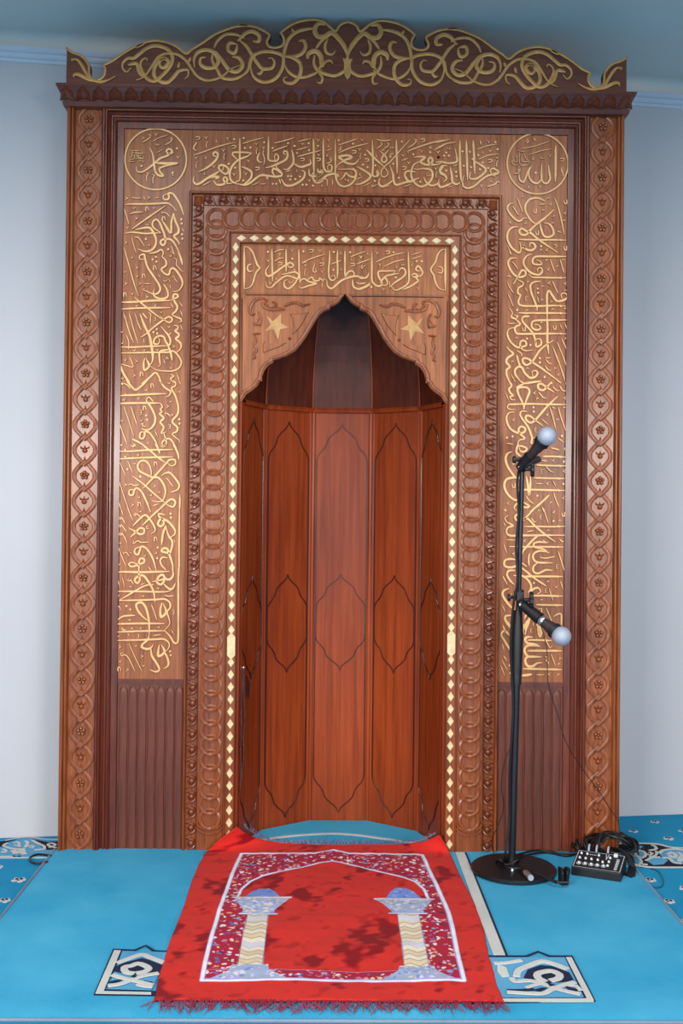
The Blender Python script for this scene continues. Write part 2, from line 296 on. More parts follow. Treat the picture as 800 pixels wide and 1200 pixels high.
# ------------------------------------------------------------------ traced lettering and scrollwork
# each line: stroke width and points, or small marks (V, D, C, I, Z, E) at a point
TR = {
'top_band': '''
@225 150 0
14 20,325 150,280 300,225 430,190 520,175
14 590,190 700,155 800,130 840,122
18 60,170 30,215 20,250 55,275
Z 68 130;V 170 118;I 170 205;C 290 160;V 420 125;D 495 138;V 370 265;I 375 345;V 50 355;I 50 440;C 165 355;V 260 455;C 150 540
26 300,345 262,335 248,305 275,287 303,308 300,345 280,380 230,430 160,480 80,520
26 320,505 395,545 425,520 430,490 390,450 335,440 312,470 345,510 370,480 365,455
28 330,505 260,550 170,600 100,650 50,665 18,630 25,570
26 180,595 250,572 315,580 270,605
12 125,680 200,640 220,630
25 255,620 290,668 350,668 405,640 412,600 388,578 368,605 400,650 470,652
22 560,125 560,300 560,450 562,600 520,635 460,652
24 700,300 640,340 550,375 480,440 445,520 450,600 500,650 580,668
22 530,375 475,320 480,293 600,290 700,300
24 580,460 660,490 700,530 690,590 640,640 600,668
26 560,668 620,672 680,650 740,600 800,560 850,545
Z 490 232;D 620 240;D 685 235;D 605 125;V 665 390;V 495 545;D 505 470;V 635 540;D 600 620;D 430 425
12 700,680 790,640
@300 150 0
V 5 190;I 5 280;Z 15 485;V 90 235;D 95 175
20 45,290 20,340 20,380 50,410 75,400
14 95,265 80,300 100,370 90,440
22 145,105 145,250 145,370 180,390 240,390 265,350 240,310 215,340 225,390
14 210,185 330,155 450,120
18 190,280 280,245 370,215
D 195 240;D 375 185;D 450 215
24 355,320 320,300 330,275 360,280 370,330 340,380 260,420 180,455 110,472
24 410,265 430,300 440,400 420,440 370,490 320,485
24 440,420 520,460 600,440 640,420 630,370
25 20,580 80,560 150,565 230,575 300,560 290,520 240,470 235,430
22 290,540 250,500 200,480 195,530 225,570
18 110,600 130,580 145,600 120,610
14 490,165 640,130
14 470,265 620,225
16 480,345 600,310 760,268
V 545 190;D 620 265;D 480 300;D 615 185;V 730 145;D 725 215;V 735 320;Z 540 380;Z 730 380;C 480 510;D 515 575
24 670,130 675,300 675,450 680,560
22 620,480 625,550 680,570 760,545 750,490
26 530,505 570,520 555,590 480,650 400,680 340,670 295,600
22 270,600 290,660
14 340,520 410,500
D 375 570;D 410 570;D 400 610;D 460 605;D 195 660;D 235 660;D 545 670;D 590 670;D 665 680;V 625 620;D 665 540
12 40,665 120,660
22 720,480 730,520 780,520
26 800,590 760,630 700,640 670,600 650,560
@370 150 0
22 85,130 88,300 90,450 120,510 175,510 190,460 160,430 135,460 145,505
12 120,275 190,245
V 150 145;C 150 220;D 265 150;C 135 330
16 190,370 170,350 165,375 190,380 160,410 120,420
22 225,140 228,300 228,450 230,560 260,650 320,690 400,670 455,610 470,530 430,490 330,490 250,490
25 0,640 60,620 130,560 220,540 270,570 230,575
22 0,570 50,550 80,520 70,490
14 265,205 370,170 490,130
16 260,300 400,240 610,185
16 310,240 290,220 280,250 305,245 260,280
D 435 190;V 545 145;Z 445 290;V 515 255;I 520 340;D 575 320;Z 595 385;D 550 435;D 605 465;D 695 445
26 505,370 460,420 400,425 330,400 340,380 420,350 370,325 270,345 320,390 260,430 235,480
24 480,460 560,500 640,560 610,610 520,660 450,665
22 430,470 470,520 450,580 380,560 350,530 330,570 280,620
C 520 550;C 350 610;C 380 625
12 470,610 550,570
12 550,690 650,640
14 80,600 130,610 130,690
14 200,605 195,680
C 75 680;C 665 680;D 690 625
24 590,260 660,330 720,390 790,450
22 660,145 665,300 668,450 665,560 710,575 740,550 720,500
20 770,270 800,260
14 700,310 715,350
12 640,700 720,665
@440 150 0
16 10,140 90,155 185,145
15 60,190 50,170 75,180 60,210 10,250
15 140,200 130,180 155,185 140,215 95,250
E 195 230;V 320 325;Z 330 480;V 390 410;V 535 275;D 440 315;V 730 285;D 640 235;D 635 290;D 735 345;V 705 480;I 705 560;D 520 635;D 270 590
20 45,270 90,310 130,360 110,405 70,390 80,340 110,310 150,260
14 160,320 215,300
D 170 340;D 205 425;D 305 165
24 240,145 245,300 250,450 250,540
16 405,140 330,220 250,310 170,400 110,450 70,500 65,560 100,580 140,550 130,500 60,430 0,380
15 465,160 450,135 475,140 470,165 440,200 370,240
Z 550 155
16 300,390 380,360
18 385,310 375,280 500,230 650,180 800,145
14 670,270 800,210
25 445,350 510,340 580,345 540,380 520,400 590,435 650,420 665,370 635,350 615,390 650,430 720,430 800,400
24 520,400 450,430 420,500 420,580 470,660 540,690 620,650 665,570 650,500 570,480 480,490 440,480
24 470,600 400,630 360,600 340,550 370,510 470,520
24 510,590 460,610 420,630 350,640 240,670 210,620 200,540 170,460 160,440
24 200,620 130,670 70,690 35,650 50,590
22 0,580 20,550 10,500
12 330,695 410,665
E 620 555
22 560,580 590,640 650,680 720,660 740,610
22 800,560 755,530 770,480 800,465
24 720,650 760,700 800,690
12 120,695 160,680
@510 150 0
14 0,180 170,135
16 0,250 110,195 240,170
E 165 240;D 125 295;D 155 330;D 100 330;V 30 290;D 35 345
24 0,410 60,400 130,415 200,415 250,395 245,330 225,240
26 285,150 285,300 290,450 300,600 330,670
26 360,150 365,300 370,450 375,620
26 440,150 450,300 455,450 460,545
26 450,395 520,430 590,490 550,550 470,600 400,590 410,520
14 480,260 600,215 720,195
14 500,375 620,325 740,312
D 315 280;D 400 285;D 330 450;D 415 465;D 520 490;D 500 325
20 520,150 535,205
V 625 165;D 700 170;C 560 295;V 640 270;D 725 255;Z 640 395;V 720 350;I 715 430;D 550 410;D 615 475;D 435 370
24 700,575 660,550 640,500 680,480 740,525 690,550 620,560 540,610 460,680 380,710 320,680 320,600 335,560
22 660,550 740,525
C 655 630;V 540 680
18 755,650 720,630 700,660 600,695
26 290,640 250,665 200,640 190,560 170,460
24 190,650 100,690 50,690 40,640
25 140,450 80,450 50,510 110,560 130,600 90,640
14 205,450 260,435
D 240 520;D 245 570;D 125 505;V 5 480;I 5 560
12 140,700 210,680
''',
'left_roundel': '''
@142 146 0
18 250,150 275,165 245,175
15 335,140 320,120 350,130 330,165 250,215
12 370,205 450,160 545,130
V 415 120;E 430 235
15 590,185 570,165 590,155 600,180 560,220 510,245
12 410,340 490,295
D 655 285;V 670 385;D 605 570;C 610 590;D 240 490
28 335,280 370,350 385,450 400,550 440,600 495,605 460,560 450,520 520,490 660,465
34 670,455 560,460 400,455
28 615,330 570,355 530,320 560,290 600,320 540,370 460,400 400,450 330,510 250,560 190,555 180,500
16 290,570 325,580 300,610 305,680
16 360,590 395,600 375,630 375,700
9 110,310 240,310
9 130,300 130,360 115,400 95,380
9 180,300 180,370 230,370 230,340
9 150,350 160,400 100,420 95,440 160,440
9 200,320 210,400 260,400 270,370 250,370
9 165,420 200,390 270,410
9 120,330 280,350
9 205,430 270,440 250,460
9 240,310 250,340 270,330
''',
'right_roundel': '''
@590 150 0
16 275,155 255,160 275,180 290,160 275,140 265,155
20 350,120 370,160
12 190,250 350,220 540,160
12 290,320 430,275 560,250
30 605,210 605,350 605,500 600,640
C 345 370;E 445 350;V 540 325;D 370 530;C 295 700;V 425 690
26 520,440 530,520 540,600 500,655 450,630 440,560 440,430
26 440,600 400,650 340,640 300,590 290,520 320,450
26 300,470 270,540 250,600 225,640 185,610 175,540
16 170,530 190,490 165,490 170,530 120,545
Z 680 380;I 690 510
16 690,460 670,500 700,560 670,570
9 100,330 110,390 90,400 120,440 170,440
9 180,280 190,430 300,430
9 150,300 150,400 100,390
9 210,320 215,400 300,400 280,430
9 160,270 260,290
9 230,300 250,350 290,400
9 200,450 300,440
9 130,350 170,330
''',
'left_band': '''
@140 220 1
V 85 125;V 345 120;V 200 365;V 75 645;C 175 240;C 405 240;C 95 470;C 330 435;C 350 675;D 310 605;D 725 375;D 730 425;D 735 550;D 738 600;D 572 725;Z 330 255;Z 525 370
12 145,115 180,125 260,125
14 285,100 300,145
12 420,125 465,118
24 560,75 515,100 525,140 575,135 580,90 560,75 620,70 670,130 720,220 755,330
24 70,205 130,195 300,195 450,190 560,185 620,220 670,280
20 150,490 250,415 400,310 545,215
14 60,255 90,350 115,435
16 125,315 180,295 280,290
15 520,285 495,280 500,305 525,295 560,310 600,355
26 635,300 610,400 600,530 550,460 490,370
26 635,300 655,390 690,470 690,530 640,570 680,620 705,665 690,670
26 190,495 340,470 400,530 430,620 410,700 350,745 280,745 220,720
20 65,540 150,525 300,540 400,535 490,535
25 490,535 400,470 390,410 430,375 470,410 500,480 530,560 540,640 510,680 480,645 510,610 600,610 660,680 715,800
15 200,600 185,580 225,590 250,620 295,690
12 145,580 170,680 200,770
12 50,700 90,800
22 350,775 430,760 490,730 520,770 510,800
12 605,680 650,800
14 735,475 755,520
@140 295 1
16 65,0 100,110 140,260 190,430 230,525
V 205 190;V 75 375;V 240 375;V 320 530;Z 70 510;Z 290 290;Z 420 195
C 150 70;C 65 240;C 210 290;C 155 495;C 205 635;C 420 630;D 430 65;D 390 95;D 435 120;C 600 50;C 490 710
12 280,375 370,380
24 290,95 240,90 240,50 290,35 300,80 330,180 400,290 460,380 480,450 440,495 385,495 320,465 280,450 300,430
24 520,385 560,450 570,520 530,550 460,550 400,510 410,440
24 515,0 510,40 500,60 540,100 550,160 510,190 490,210 530,260 580,270 600,210 640,200 700,270 740,360 720,430 680,465 620,470
12 640,75 675,100 670,160 750,245
12 600,-5 650,40
24 690,0 720,80 740,160
26 30,595 200,590 400,575 600,575
24 600,575 650,550 690,530 670,500 640,500 630,540 650,590 680,650 660,700 620,740 680,770
22 30,675 200,665 400,660 600,660
20 175,535 300,640 400,720 500,795
12 50,720 75,800
12 115,720 135,800
12 180,720 210,800
20 240,730 270,790
22 270,720 330,790
14 345,710 370,740 360,800
12 600,600 635,665
14 705,590 740,650
14 715,690 740,760
12 450,265 485,310
10 510,340 550,350 570,330
10 580,320 600,365
10 610,300 640,290 650,320 685,365
10 590,390 605,440
@138 370 1
14 85,0 130,170 190,325
14 145,0 190,170 240,325
14 215,0 240,90 280,175
30 270,0 320,130 370,230 395,350 410,450 410,530 380,580
22 270,255 330,220 420,140 540,50 600,15 640,40 620,80 570,70 490,0
22 670,15 740,40 750,70 720,80
D 460 160;D 420 195;D 465 210;C 55 190;C 55 320;C 195 405;C 310 405;C 90 520;C 600 130;C 625 610;C 465 400;V 220 535;V 195 700;V 655 360;Z 285 690;C 60 735
14 385,10 385,100
E 435 35
24 510,130 560,190 600,240 620,300 600,350 560,300 540,250 480,240 430,280 430,330 480,330 490,280 460,245
18 600,220 630,205
24 660,115 705,125 700,160 670,180 715,215 710,250 680,270 740,330 735,390 690,430
12 735,110 765,175
20 40,370 200,370 400,360 590,355
20 40,440 200,437 400,432 590,430 660,420 740,520 730,600 660,645 550,650 450,635 370,585
24 590,355 620,430 640,530
22 600,400 500,420 490,500 500,580 480,600
26 320,500 305,560 315,640 370,590 330,500
14 100,230 130,300 130,400
12 305,275 315,320
12 535,510 560,570
14 560,510 590,500 600,520 570,480
14 140,480 180,600 100,585 30,565
26 30,570 70,680 150,800
22 280,800 370,730 440,670 480,710 520,800
22 620,690 660,710 620,740 670,790
14 690,670 730,780
@138 445 1
D 55 50
14 70,45 110,60 150,110
26 100,0 160,80 210,120 260,90 360,0
Z 410 75;V 585 310;Z 320 335
22 485,0 550,90 620,140 600,190 560,205
24 630,0 680,40 670,80 630,100 680,200 710,320 700,410 640,490 700,560 690,610 640,640 720,710 730,740
14 715,0 740,60
C 605 40;C 725 140;C 620 255;C 335 120;C 245 220;C 75 235;C 55 480;C 640 410;D 335 420;D 345 470;C 360 740;D 722 465;D 725 515;C 280 475;C 45 765
24 25,188 200,180 400,170 570,165
26 90,165 100,185
24 30,280 200,275 400,275 500,275
24 500,275 525,320 500,350 520,380 490,400 540,450 500,500 540,560 510,630 570,610
22 540,620 560,690 570,750 530,780 520,740 560,700 620,700 690,800
26 350,215 340,250 400,340 440,440 430,520 380,580 330,590 280,575
20 345,225 370,205 420,260
E 270 385;E 605 550
12 75,310 130,480 190,665
14 155,310 190,420 230,535
14 25,510 60,620 115,765
16 270,525 300,510 290,540 335,550
16 560,420 560,390 600,410 620,435
24 320,610 270,620 260,680 300,690 320,640 310,610 370,620 430,700 480,800
12 435,590 470,670
22 170,695 260,740 350,800
14 160,770 190,790 200,750 215,790
@135 520 1
14 60,15 90,15
14 180,20 220,35 215,0
22 300,0 420,90 500,160 600,230
22 470,0 510,70 525,120
24 545,0 550,35 590,25 590,0
24 680,0 730,100 750,190
22 50,90 200,88 400,75 680,70
26 110,60 130,80
22 50,180 200,170 400,162 680,155
26 110,145 130,165
24 330,520 400,450 520,320 600,230 640,190 700,190 705,240 660,260 610,225
24 400,395 425,360 410,270 360,205 300,205 265,260 290,320 380,370 440,395 510,400 570,480 590,570 560,660 500,680 430,665
Z 480 240;V 465 495;V 125 480;D 145 300;D 295 385;C 230 230;C 270 130;C 280 625;C 420 600;C 520 565;V 205 715;Z 290 710;C 300 790
12 55,215 125,375
12 150,205 205,340
12 45,430 100,600 170,800
12 40,660 80,800
20 205,380 330,470 450,580 590,695
14 150,490 190,470 220,490 290,480
24 225,540 170,545 170,600 210,600 225,550 250,520 310,560 370,680 415,800
24 545,380 580,350 640,340 700,400 750,480 730,540 650,570
14 590,400 620,420 680,505
24 490,800 600,690 660,650 705,680 680,740 610,715 580,690
14 440,730 520,700
22 760,595 755,800
@135 595 1
C 300 40;C 65 410;C 55 660;C 350 560;D 500 465;D 650 70;D 655 115;D 495 590;Z 480 370
12 65,0 100,90
12 145,0 210,150
14 400,0 420,55
15 65,105 40,125 70,135 65,105 95,140 120,185
15 65,195 40,215 70,225 65,195 100,230 135,285
15 65,290 40,310 75,320 70,290 110,340 145,420
15 235,65 220,90 245,95 240,65 280,90 325,130
22 540,0 430,100 320,210
24 210,215 270,150 340,90 380,100 450,200 470,270 420,305
15 395,210 370,220 370,245 400,240 390,220
24 180,345 240,290 290,240 340,250 335,300 290,310 240,280 155,235
26 590,85 510,70 520,110 560,140 570,190 530,220 500,190 510,160 550,130 630,170 700,260 690,320 620,355
26 595,205 560,310 545,435
26 595,205 620,310 670,400 660,480 640,530 600,525 545,510 560,480 610,480 640,560 675,680 680,800
14 220,380 215,420 270,385 300,405 400,400
24 300,455 240,480 230,530 270,550 290,500 310,455 370,480 440,590 485,740
14 95,510 100,540 130,520 170,570
12 180,530 200,525
14 475,510 490,530 465,535
12 40,460 80,570 130,685
24 260,660 200,640 160,660 190,690 240,680 290,660 340,640 340,600 300,595 280,640 280,800
26 40,755 100,750 300,755 500,750 640,745
22 600,730 550,680 530,620 560,580 620,590
14 390,690 430,740
14 690,370 705,410
22 755,0 750,400 750,800
@133 665 1
12 50,130 80,235
12 105,110 135,230
15 185,130 165,150 200,155 195,130 240,200
C 205 220;C 60 325;C 350 330;C 525 240;C 195 610;C 530 695;D 155 450;D 200 490;C 320 708;C 220 708;Z 70 480;E 700 520
26 295,0 300,80 310,150 280,185 250,150 280,110 350,95 420,180 470,280 490,410
14 320,205 370,180
26 690,0 700,90 660,140 610,130 580,85 530,110 510,170 560,200 600,140 540,150 460,165
22 590,190 640,240 690,250 730,180
22 50,280 300,280 500,285 640,280 690,250
20 480,200 380,210 280,260 180,320 70,385
22 70,385 300,382 500,375 600,370 660,410 665,470 630,520 650,590 660,660 600,735
26 570,410 550,500 560,580 620,520 580,420
14 600,320 640,335 710,330
26 400,620 330,560 280,490 270,430 330,410 380,470 410,580 420,680 420,800
14 445,430 480,520 510,615
20 55,610 120,570 260,560
22 50,660 300,655 600,655
30 100,650 120,665
22 50,755 300,745 600,740
14 680,730 710,780
22 760,0 760,800
@133 725 1
18 120,105 95,110 110,130 150,125
14 170,170 190,200
14 290,170 300,210 280,230
14 465,195 560,185
22 600,140 660,200 710,280 750,280 760,200 760,0
26 420,200 400,250 340,300 330,330 390,355 440,340 470,300
26 440,340 450,430 500,510 540,590 500,620 430,595
22 50,252 300,248 500,240 590,238 650,280 650,340 600,390
26 540,300 525,380 530,440 600,390 560,300
24 600,390 640,480 640,550 590,585
V 75 325;V 335 435;V 165 590;Z 75 590;C 265 315;C 80 495;C 355 545;D 665 380;D 672 425;C 60 200
12 185,290 250,440 340,620
15 125,400 90,400 100,435 130,420 180,460 255,615
''',
'right_band': '''
@588 222 2
14 170,100 210,190 240,280
14 125,205 160,260 190,310
24 130,165 80,180 60,230 100,300 160,360 210,375 250,340 290,345
24 500,140 420,105 330,115 280,170 270,240 300,310 340,370 380,400 440,400
26 605,240 520,320 430,390 370,440 310,500 280,535 220,530 200,490 230,460 280,490 330,510 420,585 540,670 650,745
24 440,400 460,480 490,550 550,560 600,530 590,460 550,410 480,395
14 430,180 510,175
18 610,105 650,200 690,350 725,540
22 190,590 400,595 600,595 750,600
26 680,585 690,610
26 190,445 120,450 70,500 60,580 100,670 150,720 200,745 220,700 205,625
26 220,690 270,690 240,660 290,710 350,715 390,680 370,640 330,630 320,680
V 95 395;V 570 180;V 735 285;V 525 720;Z 735 150;Z 380 255;Z 405 510;Z 735 690
C 235 95;C 535 110;C 480 250;C 605 320;C 725 370;C 585 400;C 275 405;C 455 715;D 455 670
14 640,490 690,510
14 600,650 640,660 620,690
12 60,660 110,770
@588 295 2
24 345,35 290,50 250,110 260,170 310,230 370,265 440,270 470,225 450,190 410,210 420,250
24 750,60 560,60 400,60 360,90 360,140 410,155 465,150 440,115 400,100
16 85,0 105,40
12 115,120 150,160 185,215
24 175,80 100,80 70,130 90,200 150,280 210,300 270,280 270,230 230,220 205,260 170,320 130,385
20 310,260 350,300 450,305 600,308 750,310
26 680,295 690,325
14 560,90 590,170 615,250
14 675,90 700,170 725,255
V 540 215;V 550 375;V 740 380
C 520 105;C 715 100;C 645 175;C 475 410;C 740 460;C 465 570;C 300 360;C 290 690;C 590 680;C 735 670;D 415 435;D 420 485;D 175 685
14 55,300 70,285 110,310
24 180,330 250,370 240,400 190,430 185,490 215,510 200,550 190,600 230,635 400,640 600,635 750,640
26 680,625 690,655
24 450,350 370,360 330,400 340,480 370,560 400,640 410,690 385,680
12 60,350 80,410 135,490
12 65,500 100,570 130,650
12 270,420 295,480
E 285 555
14 590,345 620,420 655,490
22 190,720 400,722 600,722 750,725
26 680,710 690,740
26 525,800 525,650 525,500 550,460 590,520 640,580 720,570 765,530 740,490 690,500 700,555
14 410,530 430,600
24 320,760 250,765 235,800
15 80,665 120,720 100,770 140,790 180,770 130,740
C 575 590
@588 370 2
26 525,0 530,150 530,300 545,450
24 310,10 240,20 240,70 300,140 360,210 390,300 400,365 455,340 450,280 400,280 390,330
24 750,52 550,55 400,58 350,80 350,140 400,170 450,150 420,110 370,110
24 100,0 150,40 210,100 150,140 160,200 200,215 400,215 600,212 750,215
26 680,200 690,225
14 60,90 110,95 150,90
24 150,140 80,160 60,220 100,310 170,370 220,370 280,350 270,300 220,300 210,360 260,410 360,405
C 165 265;D 290 270;D 330 345;D 440 500;D 440 550;C 295 620;C 620 620;D 495 720;C 120 540;C 745 270;C 460 85;D 175 10
Z 250 155;Z 610 140
14 675,100 700,160
14 730,90 755,155
15 170,410 230,450 225,480 240,465
24 600,290 520,340 440,410 350,540 280,580 240,540 250,500 310,510 350,545 450,610 570,700 690,790
16 590,360 660,540 710,680 740,795
14 640,310 700,450 755,600
14 690,260 755,400
15 500,490 540,500 570,490
15 505,510 550,560 585,565
15 500,590 540,640 575,645
V 660 695
26 50,365 90,410 130,450 60,500 50,550 90,600 50,640 60,720 100,800
22 170,460 190,540 220,610
26 230,790 160,700 150,640 190,600 230,610 270,680 330,730 390,715 415,670 390,645 350,660 360,720
12 100,680 150,775
20 260,790 450,765
D 575 790
@586 445 2
24 85,0 130,70 100,110 110,150 150,190 110,200 130,235 170,235
12 155,0 175,30
22 210,0 280,45 400,30 480,20
22 280,45 210,80 180,95
26 600,25 540,90 500,125 450,110 440,60 480,50 540,90 630,150
12 60,150 95,245
26 270,350 265,290 210,170 200,110 240,90 310,95 340,140 310,220 285,290 275,350
22 770,292 550,290 350,285 150,290 95,295 80,330 120,350 175,350
26 670,195 560,300 480,390 400,480 350,505 300,470 300,425 350,430 410,480 500,545
V 400 160;V 155 475;V 550 415;V 755 220;C 430 225;D 385 325;D 388 375;C 665 470;D 75 680;D 140 665;D 718 660;C 745 330
26 160,380 100,390 70,440 80,510 120,580 200,625 270,620 290,575 240,550 210,590 230,640 285,690 220,710 200,760 200,800
24 310,375 250,370 230,410 270,480 320,550 350,620 370,690 360,740 400,745 430,700 380,680
E 415 590
15 445,145 500,210 540,215
14 610,80 660,130 690,130
14 690,70 730,130 770,130
14 480,460 560,530
14 575,320 610,430 650,590
14 675,320 710,450 765,605
14 600,320 640,340
14 670,680 745,740
14 70,745 110,750 150,760
12 745,0 770,65
16 650,0 710,45
@586 520 2
26 210,0 190,60 190,110 240,150
24 200,30 250,30 310,60 280,95 230,85 220,40
28 130,95 80,120 60,180 80,260 130,340 190,410 230,400
28 230,395 130,400 70,420 45,480 60,550 110,620 170,660 220,650 200,590 220,550
18 590,50 640,60 690,75
V 750 65;V 620 200;V 745 325;V 550 470;V 735 640;V 90 700;D 150 180;D 150 235;D 740 210;D 430 610;D 735 470;C 590 690;D 60 780;Z 150 490
22 490,150 600,150 760,158
26 690,140 700,170
22 420,250 600,258 770,260
26 690,245 700,275
22 390,400 550,405 750,408
26 670,395 690,420
24 200,540 400,540 600,545 750,548
26 670,530 690,560
14 480,195 550,205
14 410,465 500,470
E 485 330
15 530,265 580,320 620,335
14 610,430 645,500
14 620,570 650,660 685,745
26 300,380 320,480 335,600 350,480 350,380
26 570,600 500,670 420,740 340,800
15 300,610 330,660 390,705
24 260,680 340,735 280,745 200,700 160,750 190,790
14 480,730 510,800
@585 595 2
26 420,0 340,80 280,140 200,150 180,100 220,80 280,130 330,130 430,230 540,320 650,400
24 100,90 60,120 90,170 160,210 100,230 80,280 120,325 300,325 600,322 765,322
14 45,170 70,220
14 510,0 540,90 570,180
V 635 55;V 165 540;V 295 390;V 60 30;Z 740 75;D 630 155;C 700 150;C 455 35;C 565 265
E 485 110;E 675 690
15 370,120 410,170 430,150
20 280,220 450,220 600,222 760,218
26 680,205 690,230
14 320,280 400,265
26 480,310 420,350 350,420 280,500 260,560
20 110,455 300,458 500,458 750,460
26 680,445 690,470
14 80,375 200,380
14 45,415 85,535
24 570,530 500,480 410,460 400,420 460,400 540,410 570,400
15 500,375 545,410 570,400
15 695,365 740,400 750,390
24 580,525 470,505 400,540 395,600 450,640 620,645
24 450,640 395,690 400,750 450,770 540,730 620,735
16 650,570 540,590 470,580 480,565
18 350,530 340,600 345,680
14 685,510 720,620 755,735
26 200,610 120,600 60,620 60,680 120,700 200,680 240,640 320,690
22 250,700 330,760 370,795
24 180,735 100,740 85,800
@585 665 2
24 180,30 110,40 85,80 120,150 170,200
24 160,95 270,100 350,170 370,240 340,300 400,250 450,240 480,280 440,310
22 280,20 400,120 550,220
24 270,105 500,105 740,105
26 670,95 680,120
15 35,100 70,160 90,200
28 110,245 50,270 35,320 80,400 140,470 190,500
24 340,330 500,330 740,335
26 670,320 680,350
24 420,435 600,440 740,440
26 650,425 670,460
D 400 180;C 565 165;C 490 380;V 665 230;V 130 320;E 545 270
14 575,240 625,390
14 710,155 745,260
16 425,480 480,540 490,480 450,490
14 540,470 580,560 615,650
22 630,575 670,550 720,550 720,690
28 135,560 70,570 70,620 110,680 160,740 190,800
26 320,530 350,560 340,640 310,720 300,790
26 320,530 290,600
14 25,435 70,525
14 35,670 60,740 100,790
E 380 740
24 430,650 480,760 470,800
14 390,640 395,690
24 90,750 40,750 20,790
@584 725 2
26 350,0 310,80 300,170 290,60
28 60,0 120,70 170,140
26 450,50 500,140 480,210 450,110
14 45,70 80,140
24 130,200 90,150 50,145 30,190 70,260 110,330 140,380 130,430 185,370
E 385 140
28 480,325 420,300 340,290 310,250 330,215 400,215
22 330,250 450,250 620,255
28 470,320 360,310 310,340 305,390 340,440 400,445 500,445
28 400,445 330,450 310,500 340,555 400,555 450,520 510,515
26 330,375 550,375 740,375
16 530,210 570,290 600,340 620,310
14 610,410 640,490 660,550
18 540,440 570,460 550,490 580,510 580,540
C 720 465;C 700 530;D 125 545;D 135 635;C 695 655
24 280,585 500,590 740,595
28 270,665 330,660 390,650
16 440,655 530,655
V 590 650
14 40,290 60,370
14 55,430 95,490
14 35,480 100,600
14 20,540 70,665
14 45,500 80,560
''',
'lintel': '''
@280 280 0 10
28 62,590 62,100
24 62,95 110,105 160,160 195,250 215,310 245,345 205,390 180,460 160,530 120,575 62,588
20 150,300 115,305 98,345 120,385 165,375
24 385,120 388,250 390,380 395,500
24 550,125 552,250 552,390
24 700,125 702,250 705,380 720,520
D 340 155;V 345 255;V 480 180;V 625 135;Z 480 300;D 625 235;D 755 150;C 440 470;V 370 520;V 780 310
16 415,160 470,135 530,130
16 415,270 470,235 525,225
26 350,320 315,370 320,420 350,440 420,400 500,340 560,300 600,280 640,315 600,340 570,310 600,285
24 500,420 600,400 650,390 700,420 690,470 600,440 540,440 440,510 380,570 330,565 315,500
24 700,420 680,480 640,540 580,585 535,560 530,500 570,480
12 580,490 600,525 640,490
14 640,350 665,390
12 740,290 800,270
@350 275 0 10
24 0,560 60,520 120,555 210,575 120,600 30,630 0,610
22 90,550 150,500 180,540 240,540 240,510 290,545 290,520 330,545
24 360,185 360,300 350,400 355,500 390,540 430,520 410,480 375,500
26 330,540 335,600 380,635 430,600 500,540 600,500 690,490 740,520 800,490
24 455,185 450,300 455,400 450,520
24 540,190 540,300 540,500
22 545,500 580,440 630,430 650,470 620,495
16 35,335 130,290 230,255 310,235
14 375,350 430,330 500,305
16 595,270 690,230 785,200
16 675,350 750,320 840,290
Z 145 200;V 250 190;V 80 360;I 70 450;V 275 435;I 275 590;Z 270 355;C 285 295;C 55 200;D 410 205;C 495 220;D 405 415;C 500 410;D 600 210;V 735 260;Z 630 360;C 620 295
18 190,340 170,400 170,440 205,440 190,400
D 740 390;D 775 390;D 760 360
24 630,530 640,610 700,640 760,625 840,590
14 670,560 720,580 790,570
@420 275 0 10
24 155,205 155,350 155,500 165,560 220,605 270,590 270,540 310,510 340,570 300,600 250,560
22 0,500 40,500 60,515 100,500 120,450
24 0,635 60,620 140,570
24 480,455 400,470 320,490 260,540 230,440 330,430 430,430 400,460
24 470,440 490,400 530,400 550,450 520,500 430,560 360,620
14 365,540 360,610
24 580,205 585,350 590,480 580,570 500,630 430,655 380,610
24 730,480 670,510 700,540 620,600 510,650
24 720,500 750,450 720,390 690,370 670,410 700,430 740,420
24 620,480 650,460 690,480 650,500 620,480
V 220 215;Z 340 215;D 410 210;V 250 355;V 700 630;C 445 380;D 435 505;C 630 360;D 680 315;D 740 315;D 150 615;V 290 640;V 25 265;C 110 230
E 525 350
16 200,325 320,270 430,235 540,212
16 295,378 420,320 540,293
16 620,240 740,205
16 620,290 745,250
12 20,570 100,570
D 40 375;D 70 385;D 55 355
@460 275 0 10
28 615,170 615,660
24 610,175 560,190 520,250 500,320 445,410 480,480 500,560 540,630 610,660
20 530,380 570,385 585,420 570,455 525,450
''',
